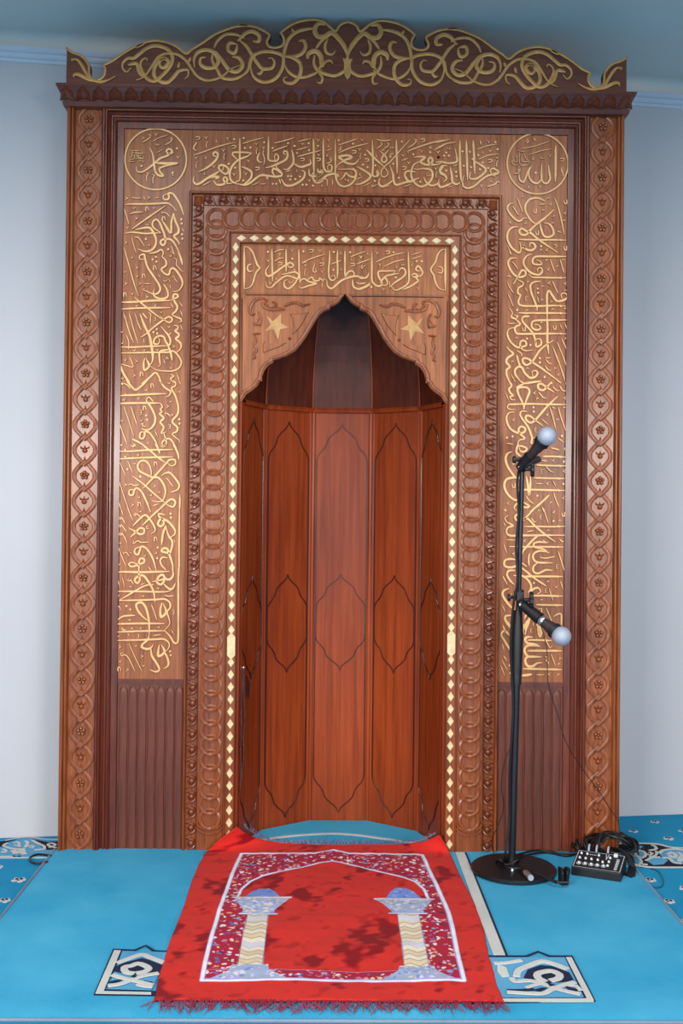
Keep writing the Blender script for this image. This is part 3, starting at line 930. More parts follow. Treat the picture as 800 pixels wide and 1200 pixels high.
'crest': '''
@68 20 0 8
30 125,405 140,400 180,405 220,450 260,520 300,580 380,610 460,600 540,560
34 125,410 150,395
34 150,570 150,545 190,540 260,575 340,610
@160 20 0 6.154
28 80,320 70,300 40,315 30,360 70,440 130,465 190,420 240,360 260,300 230,240 150,210 80,225 20,270 -20,300 -60,300 -95,330 -100,370 -70,400 -40,370
22 0,460 60,430 110,360 160,290 230,265 300,275 360,320 400,380 440,430 500,460 560,455 620,430 680,380 750,350
26 -60,350 0,340 20,400 60,445
28 215,305 180,310 165,345 190,370 220,350 230,320 200,300 160,320 130,370 130,430 180,470 230,470 280,420 310,390 370,385 370,430 345,450
26 300,370 310,330
26 375,330 390,295
30 500,295 465,300 460,340 500,370 560,365 590,320 560,260 500,240 440,260 415,310 420,370
22 560,230 580,180 640,130 720,130 780,160
24 555,250 545,310 580,380 620,440 700,450 770,420 800,380
26 720,200 670,190 660,240 700,265 720,240 725,200
30 690,290 740,300 765,350 730,395 680,390 640,350 600,290 570,250
@280 10 0 6.154
30 100,240 140,240 145,200 100,170 50,180 20,210 -10,240
26 0,230 50,270 90,330 120,380 160,430 190,440 240,430 255,390 235,360 210,365
22 175,440 150,475 130,470
26 0,500 60,460 90,360 150,320 230,315 310,340 320,380 310,440 260,510 180,535 110,500 85,430 100,360
28 310,350 380,355 440,400 440,480 390,540 330,535 325,505 350,500
26 320,400 330,300 360,220 420,170 500,150 560,150
22 325,400 350,450 400,490 460,500 540,475 600,440
28 430,240 465,235 480,280 450,330 390,350 330,350
24 395,180 380,150
36 620,120 570,115 545,160 570,205 620,205 660,180 700,200 760,280 790,370
22 555,290 590,240 630,210
22 640,220 620,270 630,320 670,335 695,310
36 495,370 500,330 550,310 590,350 590,420 570,440
22 600,430 620,390 660,380 675,405
24 545,340 540,400 570,450 640,480 700,485 760,450 780,400 760,370
20 570,460 600,500 590,540 560,535
''',
'crest_edge': '''
@68 20 0 8
26 75,290 130,330 210,360 260,405 290,460 290,520 310,570 360,595 410,575 440,530 440,480 425,455 500,420 600,350 700,290 800,255
@160 20 0 6.154
24 0,220 60,185 140,172 220,185 290,215 355,265 400,235 480,185 560,130 640,95 720,70 800,62
@280 10 0 6.154
24 0,120 60,125 130,140 190,170 220,195 200,240 215,275 260,285 310,270 325,230 310,190 300,178 360,130 440,95 540,82 610,100 660,140 698,165 720,130 750,108 795,100
''',
}
# ------------------------------------------------------------------ the room
WSL = .138
def WY(x): return .137 + WSL*(x+1.141)          # the wall runs slightly askew behind the mihrab
H = 2.732
MZ = 2.685
mb = MB()
def wallpiece(x0, x1, z0, z1):
    mb.add([(x0, WY(x0), z0), (x1, WY(x1), z0), (x1, WY(x1), z1), (x0, WY(x0), z1), (x0, WY(x0)+.12, z0), (x1, WY(x1)+.12, z0), (x1, WY(x1)+.12, z1), (x0, WY(x0)+.12, z1)],
           [(0, 1, 2, 3), (5, 4, 7, 6), (0, 4, 5, 1), (3, 2, 6, 7), (0, 3, 7, 4), (1, 5, 6, 2)])
wallpiece(-3.2, -.45, -.02, H+.1); wallpiece(-.45, .45, 2.2, H+.1); wallpiece(.45, 3.2, -.02, H+.1)
struct(mb.build('wall_back', PAINT))
struct(MB().box(-3.2, 3.2, -5.6, .9, -.06, 0).build('floor', FLOORC))
struct(MB().box(-3.2, 3.2, -5.6, .9, H, H+.08).build('ceiling', CEIL))
struct(MB().box(-3.2, 3.2, -3.78, -3.60, 1.76, H).build('light_blocker', PAINT))   # unseen beam added behind the camera to shade the upper wall
mb = MB(); xs = (-3.2, 3.2)                                  # quarter round cove between wall and ceiling
prof = [(0, MZ)] + [(.048-.048*math.cos(a), H-.048*(1-math.sin(a))-.0) for a in [i*PI/12 for i in range(7)]]
prof = [(0.0, MZ-.002)] + [(.047*(1-math.cos(a)), MZ+.047*math.sin(a)) for a in [i*PI/12 for i in range(7)]] + [(0, H+.001)]
mb.add([(x, WY(x)-d, z) for x in xs for d, z in prof], [(i, i+1, i+1+len(prof), i+len(prof)) for i in range(len(prof)-1)])
struct(mb.build('trim_1', CEIL, smooth=True))
prof = [(0, -.046), (.004, -.046), (.007, -.041), (.007, -.036), (.013, -.034), (.018, -.028), (.018, -.020), (.026, -.016), (.032, -.008), (.032, 0), (0, 0)]
mb = MB(); mb.add([(x, WY(x)-d, MZ+z) for x in xs for d, z in prof], [(i, (i+1) % 11, (i+1) % 11+11, i+11) for i in range(11)])
struct(mb.build('trim_2', TRIMW))

# ------------------------------------------------------------------ the mihrab
mih = empty('mihrab', (0, 0, 0))
tag(mih, 'tall carved brown wooden prayer niche with gilded script and scalloped arch', 'prayer niche')
P = .012                                                     # plane of the script panels
mb = MB()                                                    # carcass behind everything
def blk(x0, x1, z0, z1, y0=.02):
    mb.add([(x0, y0, z0), (x1, y0, z0), (x1, max(.06, min(.13, WY(x1)-.03)), z0), (x0, max(.06, min(.13, WY(x0)-.03)), z0),
            (x0, y0, z1), (x1, y0, z1), (x1, max(.06, min(.13, WY(x1)-.03)), z1), (x0, max(.06, min(.13, WY(x0)-.03)), z1)],
           [(0, 3, 2, 1), (4, 5, 6, 7), (0, 1, 5, 4), (1, 2, 6, 5), (2, 3, 7, 6), (3, 0, 4, 7)])
blk(-.912, -.345, 0, 2.5); blk(.345, .912, 0, 2.5); blk(-.345, .345, 2.0, 2.5)
mb.build('body', W_DARK, mih)

def sweep(prof, X, Z, z0=0.0):
    """mitred moulding up the left side, over the top and down the right side; prof = (inward distance, y)"""
    mb = MB(); n = len(prof)
    vs = [(-(X-d), y, z0) for d, y in prof]+[(-(X-d), y, Z-d) for d, y in prof]+[((X-d), y, Z-d) for d, y in prof]+[((X-d), y, z0) for d, y in prof]
    mb.add(vs, [(k*n+i, k*n+i+1, (k+1)*n+i+1, (k+1)*n+i) for k in range(3) for i in range(n-1)]); return mb
def arc(d0, d1, y0, hgt, n=6):
    return [(d0+(d1-d0)*.5*(1-math.cos(PI*i/n)), y0-hgt*math.sin(PI*i/n)) for i in range(n+1)]

# pilasters
NL = 29; SP = 2.425/NL
link_src = [None]; ros_src = [None]; bud_src = [None]
def rosette_mesh():
    m = MB()
    for k in range(5):
        a = PI/2+2*PI*k/5; cx, cz = .0094*math.cos(a), .0094*math.sin(a)
        m.lathe([(.0058, 0), (.0062, .004), (.0042, .0080), (.0006, .0090)], (cx, 0, cz), 7, (0, -1, 0))
    m.lathe([(.0042, 0), (.0040, .005), (.0006, .0075)], (0, 0, 0), 7, (0, -1, 0)); return m
def bud_mesh():
    m = MB()
    m.lathe([(.0085, 0), (.0085, .004), (.005, .0085), (.0006, .0098)], (0, 0, -.003), 9, (0, -1, 0))
    for s in (-1, 1):
        m.add([(s*.002, -.001, .004), (s*.016, -.002, .012), (s*.013, -.001, .002), (s*.008, -.007, .006)], [(0, 1, 3), (1, 2, 3), (0, 3, 2)])
    m.add([(-.004, 0, .005), (.004, 0, .005), (0, -.002, .016), (0, -.007, .008)], [(0, 3, 2), (3, 1, 2), (0, 1, 3)]); return m
def link_mesh():
    m = MB()
    for sg in (-1, 1):
        pts = []
        for i in range(13):
            t = i/12; z = (t-.5)*SP*1.16; pts.append((sg*(.0335*min(1.0, 1.18*(1-abs(2*t-1)**1.25))), z))
        pts[0] = (-sg*.004, pts[0][1]); pts[-1] = (-sg*.004, pts[-1][1])
        ribbon(m, pts, .0130, lambda a, b, g: (a, -g, b), .0062, False, 0, 0, .10, lift=lambda t: sg*.0022*math.cos(PI*t))
    # carved drop at the foot of each link
    m.add([(-.006, 0, -.036), (.006, 0, -.036), (0, -.0015, -.019), (0, -.0065, -.031), (0, -.001, -.044)], [(0, 3, 2), (3, 1, 2), (0, 4, 3), (4, 1, 3)])
    return m
for sg in (-1, 1):
    m = MB()
    prof = [(.916, .10), (.916, -.004)] + [(.915-d, y) for d, y in arc(0, .012, -.008, .008)] + [(.902-d, y) for d, y in arc(0, .009, -.006, .005)] + \
           [(.890, -.002), (.889, .002), (.803, .002), (.802, -.006)]
    n = len(prof)
    m.add([(sg*x, y, z) for z in (0, 2.44) for x, y in prof], [(i, i+1, i+1+n, i+n) for i in range(n-1)])
    pil = m.build('pilaster', W_FRAME, mih, smooth=True)
    L, R_, B = [], [], []
    for k in range(NL):
        z = .055+SP*k
        if z > 2.40: continue
        L.append(((sg*.846, .002, z), (0, 0, 0), (1, 1, 1)))
        (R_ if k % 2 == 0 else B).append(((sg*.846, .002, z+.002), (0, 0, 0), (1, 1, 1)))
    if link_src[0] is None:
        link_src[0] = link_mesh().build('lattice_link', W_FRAME, pil, True); ros_src[0] = rosette_mesh().build('rosette', W_FRAME, pil, True); bud_src[0] = bud_mesh().build('flower_bud', W_FRAME, pil, True)
        srcs = (link_src[0], ros_src[0], bud_src[0])
    else:
        srcs = tuple(q[0].copy() for q in (link_src, ros_src, bud_src))
        for q in srcs: C.objects.link(q)
    copies(srcs[0], L, pil); copies(srcs[1], R_, pil); copies(srcs[2], B, pil)

# moulding between pilasters and script panels (dark, glossy, mitred)
prof = [(-.001, .002)] + arc(0, .009, -.006, .006) + arc(.0095, .0165, -.006, .005) + [(.0175, .004), (.022, .008)] + \
       arc(.026, .034, .004, .004) + [(.036, .006), (.040, .006)] + arc(.0405, .0475, .003, .008) + [(.049, .006), (.0685, .006), (.070, P)]
sweep(prof, .801, 2.44).build('cove_moulding', W_DARK, mih, True)

# script panels
def panel(x0, x1, z0, z1): return MB().box(x0, x1, P, .02, z0, z1).build('script_panel', W_PANEL, mih)
pl = panel(-.731, -.5095, .562, 2.370); pr = panel(.5095, .731, .562, 2.370); pt = panel(-.5085, .5085, 2.164, 2.370)
TB = dict((k, v) for k, v in TR.items())
inscribe(TB['left_band'], P, 'inscription', pl, [GOLD, W_LINE], wk=1.12); inscribe(TB['right_band'], P, 'inscription', pr, [GOLD, W_LINE], wk=1.12)
inscribe(TB['top_band'], P, 'inscription', pt, [GOLD, W_LINE], wk=1.12)
for key, par, cx, cy in (('left_roundel', pl, 182.6, 187.0), ('right_roundel', pr, 629.4, 192.2)):
    inscribe(TB[key], P, 'inscription', par, [GOLD, W_LINE])
    x, z = at(cx, cy, P); m = MB(); R = .1008
    pts = [(x+R*math.cos(a), z+R*math.sin(a)) for a in [2*PI*i/56 for i in range(57)]]
    ribbon(m, pts, .0062, lambda a, b, g: (a, P-g, b), .005, False, 0, 1)
    m.build('medallion_rim', [GOLD, W_LINE], par, True)

# reeded boards under the script
for sg in (-1, 1):
    m = MB().box(min(sg*.731, sg*.5095), max(sg*.731, sg*.5095), .014, .02, 0, .562)
    bd = m.build('reeded_board', W_BASE, mih)
    x0, x1 = min(sg*.731, sg*.5095), max(sg*.731, sg*.5095)
    MB().box(x0, x1, .006, .014, .548, .562).build('rail', W_DARK, bd)
    nr = 7; wd = (x1-x0-.008)/nr
    r = MB(); vs = []; K = 7
    prof = [(-wd*.47, .0), (-wd*.40, -.0035), (-wd*.22, -.0055), (0, -.006), (wd*.22, -.0055), (wd*.40, -.0035), (wd*.47, 0)]
    for z, f in ((0, 1), (.515, 1), (.526, .93), (.533, .7), (.537, .25)): vs += [(x*f, y*(1 if f > .9 else f), z) for x, y in prof]
    r.add(vs, [(j*K+i, j*K+i+1, (j+1)*K+i+1, (j+1)*K+i) for j in range(4) for i in range(K-1)])
    src = r.build('reed', W_BASE, bd, True)
    copies(src, [((x0+.004+wd*(i+.5), .014, 0), (0, 0, 0), (1, 1, 1)) for i in range(nr)], bd)

# inner frame: leaf strip, chain of rings, inlaid diamonds
FX, FZ = .5145, 2.166
lb = sweep([(0, P), (0, 0)] + arc(.0005, .009, -.002, .006) + [(.0105, .008), (.0450, .008), (.046, -.002), (.0475, -.005), (.049, -.002)], FX, FZ).build('leaf_border', W_FRAME, mih, True)
rb = sweep([(.0485, -.001), (.1325, -.001), (.133, -.003)], FX, FZ).build('ring_border', W_FRAME, mih)
ib = sweep([(.1325, -.002)] + arc(.133, .139, -.003, .006) + [(.140, -.004), (.1675, -.004), (.1695, -.001), (.1695, .06)], FX, FZ).build('inlay_border', W_FRAME, mih, True)

def leaf_bead_mesh():
    m = MB()
    # round bud, curling shoulder and tail like an opening leaf
    m.lathe([(.0098, 0), (.0105, .005), (.0085, .0105), (.0045, .0135), (.0004, .0142)], (.002, 0, .004), 9, (0, -1, 0))
    m.tube([(-.014, -.001, .016), (-.004, -.008, .019), (.009, -.009, .016), (.0155, -.004, .007)], [.0025, .004, .004, .0015], 6)
    m.tube([(.015, -.001, -.001), (.009, -.006, -.010), (-.001, -.007, -.015), (-.014, -.002, -.0235)], [.0025, .0042, .0045, .0015], 6)
    m.tube([(-.013, -.001, .004), (-.008, -.006, -.006), (.002, -.004, -.012)], [.0015, .0032, .0012], 5)
    return m
lf = leaf_bead_mesh().build('leaf_bead', W_MID, lb, True)
LS = .0507; pl_ = []
xl = FX-.028; zt = FZ-.028
nz = int((zt-.03)/LS)
for sg in (-1, 1):
    for k in range(nz+1):
        z = zt-.034-LS*k
        if z > .02: pl_.append(((sg*xl, .008, z), (0, 0, 0), (sg*-1, 1, 1)))
nx = 18; LX = (2*xl-.07)/(nx-1)
for k in range(nx): pl_.append(((-xl+.035+LX*k, .008, zt), (0, -PI/2, 0), (1, 1, 1)))
copies(lf, pl_, lb)
m = MB().add([(-.014, 0, -.014), (.014, 0, -.014), (.014, 0, .014), (-.014, 0, .014), (0, -.010, 0), (-.005, -.003, .002), (.004, -.003, -.004)],
             [(0, 1, 4), (1, 2, 4), (2, 3, 4), (3, 0, 4)])
cl = m.build('corner_leaf', W_FRAME, lb); copies(cl, [((sg*xl, .008, zt), (0, 0, 0), (1, 1, 1)) for sg in (-1, 1)], lb)

def ring_mesh():
    m = MB(); n = 22; vs = []
    for i in range(n):
        a = 2*PI*i/n
        for r, g in ((.0250, 0), (.0258, .0040), (.0308, .0066), (.0362, .0045), (.0370, 0)):
            vs.append((r*math.cos(a), -g, r*math.sin(a)))
    m.add(vs, [(i*5+k, i*5+k+1, ((i+1) % n)*5+k+1, ((i+1) % n)*5+k) for i in range(n) for k in range(4)]); return m
rg = ring_mesh().build('ring', W_FRAME, rb, True)
RS = .0482; xr = FX-.0905; zr = FZ-.0905; rp = []
tilt = .10
nzr = int((zr-.12)/RS)
for sg in (-1, 1):
    for k in range(nzr+1): rp.append(((sg*xr, -.0005, zr-.012-RS*(k+.55)), (-tilt, 0, 0), (1, 1, 1)))
nxr = 17; RX = 2*xr/(nxr-1)
for k in range(nxr): rp.append(((-xr+RX*k, -.0005, zr), (0, 0, tilt if k < nxr/2 else -tilt), (.97, 1, .97)))
copies(rg, rp, rb)
for sg in (-1, 1):                                            # turned foot under each chain
    m = MB()
    for dz, hh in ((.078, .007), (.064, .005)):
        pts = [(sg*xr+.040*math.cos(a), dz+.022+.024*math.sin(a)) for a in [PI+PI*i/14 for i in range(15)]]
        ribbon(m, pts, .007, lambda a, b, g: (a, -.001-g, b), hh, False, 0, 0)
    m.build('foot_moulding', W_FRAME, rb, True)

# diamonds
def dia(m, cx, cz, a, b, h=.0022):
    m.add([(cx-a, 0, cz), (cx, 0, cz-b), (cx+a, 0, cz), (cx, 0, cz+b), (cx-a*.86, -h, cz), (cx, -h, cz-b*.86), (cx+a*.86, -h, cz), (cx, -h, cz+b*.86)],
          [(0, 1, 5, 4), (1, 2, 6, 5), (2, 3, 7, 6), (3, 0, 4, 7), (4, 5, 6, 7)]); return m
dsrc = dia(MB(), 0, 0, .0112, .0172).build('inlay_diamond', PEARL, ib)
xd = FX-.1545; zd = FZ-.1545; DS = .0402; dp = []
plate_z = {-1: at(270, 757, 0)[1], 1: at(525, 754, 0)[1]}
pz = []
for sg in (-1, 1):
    z = zd-.030
    up = plate_z[sg]+.053
    n1 = round((zd-.030-up)/DS); s1 = (zd-.030-up)/n1
    for k in range(n1+1): dp.append(((sg*xd, -.004, zd-.030-s1*k), (0, 0, 0), (1, 1, 1)))
    lo = plate_z[sg]-.053
    k = 0
    while lo-DS*k > .03: dp.append(((sg*xd, -.004, lo-DS*k), (0, 0, 0), (1, 1, 1))); k += 1
    pz.append(((sg*xd, -.004, plate_z[sg]), (0, 0, 0), (1, 1, 1)))
nxd = 17; DX = (2*xd-.036)/(nxd-1)
for k in range(nxd): dp.append(((-xd+.018+DX*k, -.004, zd), (0, PI/2, 0), (1, 1, 1)))
for sg in (-1, 1): dp.append(((sg*(xd-.004), -.004, zd-.010), (0, sg*.25, 0), (1, 1, .9)))
dp = [q for q in dp if not (abs(q[0][2]-(zd-.010)) < 1e-6)]
copies(dsrc, dp, ib)
hx = [(-.0135, -.030), (0, -.045), (.0135, -.030), (.0135, .030), (0, .045), (-.0135, .030)]
psrc = MB().prism(hx, lambda a, b: (a, 0, b), lambda a, b: (a*.95, -.0022, b*.98)).build('inlay_plate', PEARL, ib); copies(psrc, pz, ib)
# small dark lozenge lines between the diamonds are the wood bed showing

# lintel with its own line of script
zb = at(400, 343, P)[1]
lt = MB().box(-.346, .346, P, .03, zb-.004, 2.02).build('lintel_panel', W_PANEL, mih)
inscribe(TB['lintel'], P, 'inscription', lt, [GOLD, W_LINE], h=.0045)
# spandrels with the scalloped arch edge
SPN = '755,22 745,50 720,85 690,105 655,120 655,135 610,150 580,175 550,220 520,270 480,340 440,395 400,440 340,475 280,495 245,505 245,520 205,545 180,580 165,620 165,655 150,655 130,690 95,720 50,750 22,795'
S0 = .014
def sp(t, y=S0):
    return [at(280+float(p.split(',')[0])/6.154, 340+float(p.split(',')[1])/6.154, y) for p in t.split()]
edge = sp(SPN); edge[0] = (0.0, edge[0][1])
for sg in (-1, 1):
    poly = [(0, zb), ] + edge + [(-.346, edge[-1][1]-.004), (-.346, zb)]
    # cut into quads along the edge so that the concave outline stays clean
    m = MB(); e2 = edge
    vs = []
    for (x, z) in e2: vs += [(sg*x, S0, z), (sg*x, .040, z)]
    n = len(e2)
    m.add(vs, [(2*i, 2*i+1, 2*i+3, 2*i+2) for i in range(n-1)])
    m.add([(sg*a, S0, b) for a, b in poly], [tuple(range(len(poly)))]); m.add([(sg*a, .040, b) for a, b in poly], [tuple(range(len(poly)))])
    m.add([(sg*-.346, S0, edge[-1][1]-.004), (sg*-.346, .04, edge[-1][1]-.004), (sg*edge[-1][0], .04, edge[-1][1]), (sg*edge[-1][0], S0, edge[-1][1])], [(0, 1, 2, 3)])
    spd = m.build('spandrel', W_PANEL, mih)
    f = lambda a, b, g: (sg*a, S0-g, b)
    m = MB(); el = [(x-.007*(.6 if i < 2 else 1), z+.005) for i, (x, z) in enumerate(e2)]
    ribbon(m, crom(el[1:], .004), .011, f, .006, False, 0, 0, .2)
    m.build('arch_bead', W_FRAME, spd, True)
    m = MB(); ribbon(m, sp('50,34 300,36 500,38 722,44'), .0035, f, .0025, False, 0, 0); ribbon(m, sp('22,60 22,300 20,780'), .0028, f, .002, False, 0, 0)
    m.build('incised_line', W_LINE, spd)
    star = sp('195,180 245,225 305,170 303,240 360,272 297,283 283,355 250,285 185,298 228,250')
    cx, cz = sp('270,252')[0]
    m = MB(); m.add([(sg*a, S0-(.002), b) for a, b in star]+[(sg*cx, S0-.012, cz)]+[(sg*a, S0, b) for a, b in star],
                    [(i, (i+1) % 10, 10) for i in range(10)]+[(i, (i+1) % 10, (i+1) % 10+11, i+11) for i in range(10)])
    m.build('star', GOLD, spd)
    m = MB()
    for t in ('365,170 430,172 505,158 480,205 450,255 410,300 385,325 395,265 385,205', '180,368 205,383 260,386 345,380 300,408 240,428 170,455 168,400'):
        q = sp(t); c = (sum(a for a, b in q)/len(q), sum(b for a, b in q)/len(q))
        m.prism(q, lambda a, b: f(a, b, 0), lambda a, b: f(c[0]+(a-c[0])*.86, c[1]+(b-c[1])*.9, .005))
    m.build('horn', W_PANEL, spd)
    x, z = sp('365,350')[0]; MB().lathe([(.005, 0), (.005, .003), (.003, .006), (.0003, .007)], (sg*x, S0, z), 10, (0, -1, 0)).build('ball', W_FRAME, spd, True)
    m = MB()
    for wd, t in ((26, '195,70 160,58 115,75 88,110 78,150 92,180 115,172'), (30, '165,85 180,118 225,138 285,138 330,140'), (20, '240,85 265,100 262,120 235,128'),
                  (24, '325,118 370,97 420,92 455,112 480,108 512,100'), (20, '140,155 158,200 152,262'), (26, '105,242 138,244 148,205'), (18, '100,316 155,314'),
                  (20, '115,318 122,370 110,400 128,430 110,462 118,490 98,495'), (16, '205,70 190,100 215,120')):
        ribbon(m, crom(sp(t), .004), wd/6.154*.0028*.8, f, .006, True, 0, 0, .12)
    m.build('leaf_scroll', W_FRAME, spd, True)

# niche: five tall facets, a rail and the ribbed vault
NV = [(-.337, .036), (-.271, .205), (-.1075, .322), (.1075, .322), (.271, .205), (.337, .036)]
ZS = 1.478
def facet_f(i, off=0.0):
    (x0, y0), (x1, y1) = NV[i], NV[i+1]; L = math.hypot(x1-x0, y1-y0); tx, ty = (x1-x0)/L, (y1-y0)/L; nx, ny = ty, -tx
    cx, cy = (x0+x1)/2, (y0+y1)/2
    return L, lambda s, z, g: (cx+tx*s+nx*g, cy+ty*s+ny*g, z)
OG = [(0, 0), (.03, -.016), (.08, -.027), (.16, -.040), (.23, -.056), (.265, -.078), (.31, -.094), (.375, -.108), (.415, -.126), (.42, -.145)]
for i in range(5):
    L, f = facet_f(i)
    m = MB(); m.add([f(-L/2, 0, 0), f(L/2, 0, 0), f(L/2, ZS, 0), f(-L/2, ZS, 0), f(-L/2, 0, -.012), f(L/2, 0, -.012), f(L/2, ZS, -.012), f(-L/2, ZS, -.012)],
                    [(0, 1, 2, 3), (4, 7, 6, 5), (0, 3, 7, 4), (1, 5, 6, 2)])
    for s in (-1, 1):                                        # raised stiles where facets meet
        m.add([f(s*(L/2), 0, 0), f(s*(L/2), 0, .005), f(s*(L/2-.008), 0, .006), f(s*(L/2-.012), 0, .003), f(s*(L/2-.013), 0, 0),
               f(s*(L/2), ZS, 0), f(s*(L/2), ZS, .005), f(s*(L/2-.008), ZS, .006), f(s*(L/2-.012), ZS, .003), f(s*(L/2-.013), ZS, 0)],
              [(k, k+1, k+6, k+5) for k in range(4)])
    pn = m.build('niche_panel', W_RED, mih)
    k = L*1.0
    def og(z, sgn): return [(-x*k, z+sgn*(-dz)*-1) for x, dz in reversed(OG)] + [(x*k, z+sgn*dz) for x, dz in OG[1:]]
    top = og(1.432, 1); bot = og(.040, -1)
    out = top + list(reversed(bot)) + [top[0]]
    m = MB(); ribbon(m, out, .0034, f, .003, False, 0, 0)
    m.build('carved_outline', W_LINE, pn)
    sc_ = .9
    def og2(z, sgn): return [(-x*k*.98, z+sgn*dz*sc_) for x, dz in reversed(OG)] + [(x*k*.98, z+sgn*dz*sc_) for x, dz in OG[1:]]
    a = og2(.893, 1); b = og2(.549, -1)
    out = a + list(reversed(b)) + [a[0]]
    m = MB(); ribbon(m, out, .0034, f, .003, False, 0, 0)
    m.build('carved_outline', W_LINE, pn)
m = MB(); vs = []
for (x, y) in NV:
    kx = math.hypot(x, y-.0)
    for d, z in ((0, ZS-.010), (.010, ZS-.008), (.014, ZS+.001), (.008, ZS+.008), (0, ZS+.009)): vs.append((x*(1-d/kx), y*(1-d/kx), z))
m.add(vs, [(j*5+i, j*5+i+1, (j+1)*5+i+1, (j+1)*5+i) for j in range(5) for i in range(4)])
m.build('niche_rail', W_RED, mih)
for i in range(5):
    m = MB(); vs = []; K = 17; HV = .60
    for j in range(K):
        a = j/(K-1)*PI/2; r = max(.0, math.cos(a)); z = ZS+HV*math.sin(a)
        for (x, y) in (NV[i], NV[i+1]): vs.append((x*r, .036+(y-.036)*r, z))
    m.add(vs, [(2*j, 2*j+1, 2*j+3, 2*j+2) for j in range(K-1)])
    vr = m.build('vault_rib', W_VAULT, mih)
    if i:                                                    # bead along the joint with the rib to its left
        pts = [(NV[i][0]*r*.985, .036+(NV[i][1]-.036)*r*.985, z) for r, z in [(math.cos(j/16*PI/2), ZS+HV*math.sin(j/16*PI/2)) for j in range(15)]]
        MB().tube(pts, .0032, 5).build('joint_bead', W_RED, vr, True)
# jambs closing the gap between the frame and the first facets
m = MB()
for sg in (-1, 1): m.box(min(sg*.345, sg*.336), max(sg*.345, sg*.336), .018, .06, 0, 2.02)
m.build('jamb', W_RED, mih)

# cornice with leaf-cut dentils, then the pierced crest
YB, YT = -.026, -.052
def lev(py, y): return ZC(py, y)
z_a, z_b, z_c, z_d, z_e = lev(127.5, -.02), lev(122, YB), lev(121, YB), lev(103, YT), lev(100, YT)
rings = [(z_a-.004, .921, -.010), (z_a, .925*1, -.022), (z_b, .928, -.030), (z_c, .922, YB), (z_d, .942, YT), (z_e, .944, YT), (z_e+.001, .930, -.03)]
m = MB(); vs = []
for z, X, y in rings: vs += [(-X, .10, z), (-X, y, z), (X, y, z), (X, .10, z)]
m.add(vs, [(4*j+i, 4*j+i+1, 4*j+i+5, 4*j+i+4) for j in range(len(rings)-1) for i in range(3)] + [tuple(4*(len(rings)-1)+i for i in range(4)), (3, 2, 1, 0)])
cor = m.build('cornice', W_TOP, mih)
hz = z_d-z_c; slope = (YT-YB)/hz; ND = 36; DW = 1.872/ND
def dent(m):
    a = DW*.47
    y = lambda z, g: slope*z - g
    T, Lf, R_, N, Mid = (0, hz*.98), (-a, -.001), (a, -.001), (0, hz*.14), (0, hz*.45)
    sl, sr = (-a*.72, hz*.62), (a*.72, hz*.62)
    P_ = lambda p, g: (p[0], y(p[1], g), p[1])
    vs = [P_(T, .001), P_(sl, .001), P_(Lf, .004), P_(N, .004), P_(R_, .004), P_(sr, .001), P_((0, hz*.55), .019), P_((-a*.55, hz*.22), .014), P_((a*.55, hz*.22), .014),
          P_(T, -.002), P_(sl, -.002), P_(Lf, -.002), P_(N, -.002), P_(R_, -.002), P_(sr, -.002)]
    m.add(vs, [(0, 1, 6), (1, 7, 6), (1, 2, 7), (2, 3, 7), (3, 6, 7), (0, 6, 5), (5, 6, 8), (5, 8, 4), (4, 8, 3), (3, 8, 6)] + [(i, i+9, (i+1) % 6+9, (i+1) % 6) for i in range(6)])
    return m
ds = dent(MB()).build('dentil', W_TOP, cor)
copies(ds, [((-.936+DW*(i+.5), YB-.001, z_c), (0, 0, 0), (1, 1, 1)) for i in range(ND)], cor)

YC = -.030
eb = []
for ln in TB['crest_edge'].split('\n'):
    if ln.startswith('@'): q = ln[1:].split(); ox, oy, s = float(q[0]), float(q[1]), float(q[3])
    elif ln.strip(): eb += [(ox+float(p.split(',')[0])/s, oy+float(p.split(',')[1])/s) for p in ln.split()[1:]]
half = [at(a, b, YC) for a, b in eb]
half = crom(half, .006); half = [p for p in half if p[0] < -.003]
zc_ = at(408, 26, YC)[1]
full = half + [(0, zc_)] + [(-x, z) for x, z in reversed(half)]
cb = lev(100, YC)-.012
outl = []
for i, (x, z) in enumerate(full):                             # outline lies a little outside the gilt edge
    a = full[max(i-1, 0)]; b = full[min(i+1, len(full)-1)]; tx, tz = b[0]-a[0], b[1]-a[1]; L = math.hypot(tx, tz) or 1
    outl.append((x-tz/L*.0045, z+tx/L*.0045))
outl = [(max(-.925, min(.925, x)), min(z, 2.7275)) for x, z in outl]
X0 = outl[0][0]-.001
poly = [(X0, cb)] + outl + [(-X0, cb)]
crest = MB().prism(poly, lambda a, b: (a, -.006, b), lambda a, b: (a, YC, b)).build('crest', W_CREST, mih)
m = MB(); ribbon(m, full, .0075, lambda a, b, g: (a, YC-g, b), .003, False, 0, 1)
m.build('gilt_edge', [GOLD_DIM, W_LINE], crest, True)
inscribe(TB['crest'], YC, 'gilt_scrollwork', crest, [GOLD_DIM, W_LINE], h=.0045, mirror=True, wk=.92)
m = MB()
q = [at(360+a/8, 10+b/8, YC) for a, b in ((385, 440), (360, 480), (335, 470), (350, 520), (345, 600), (360, 640), (385, 672), (410, 640), (425, 600), (415, 520), (435, 475), (405, 480))]
q = [(x-at(408, 85, YC)[0], z) for x, z in q]
m.prism(q, lambda a, b: (a, YC, b), lambda a, b: (a*.9, YC-.005, b)).build('palmette', GOLD_DIM, crest)
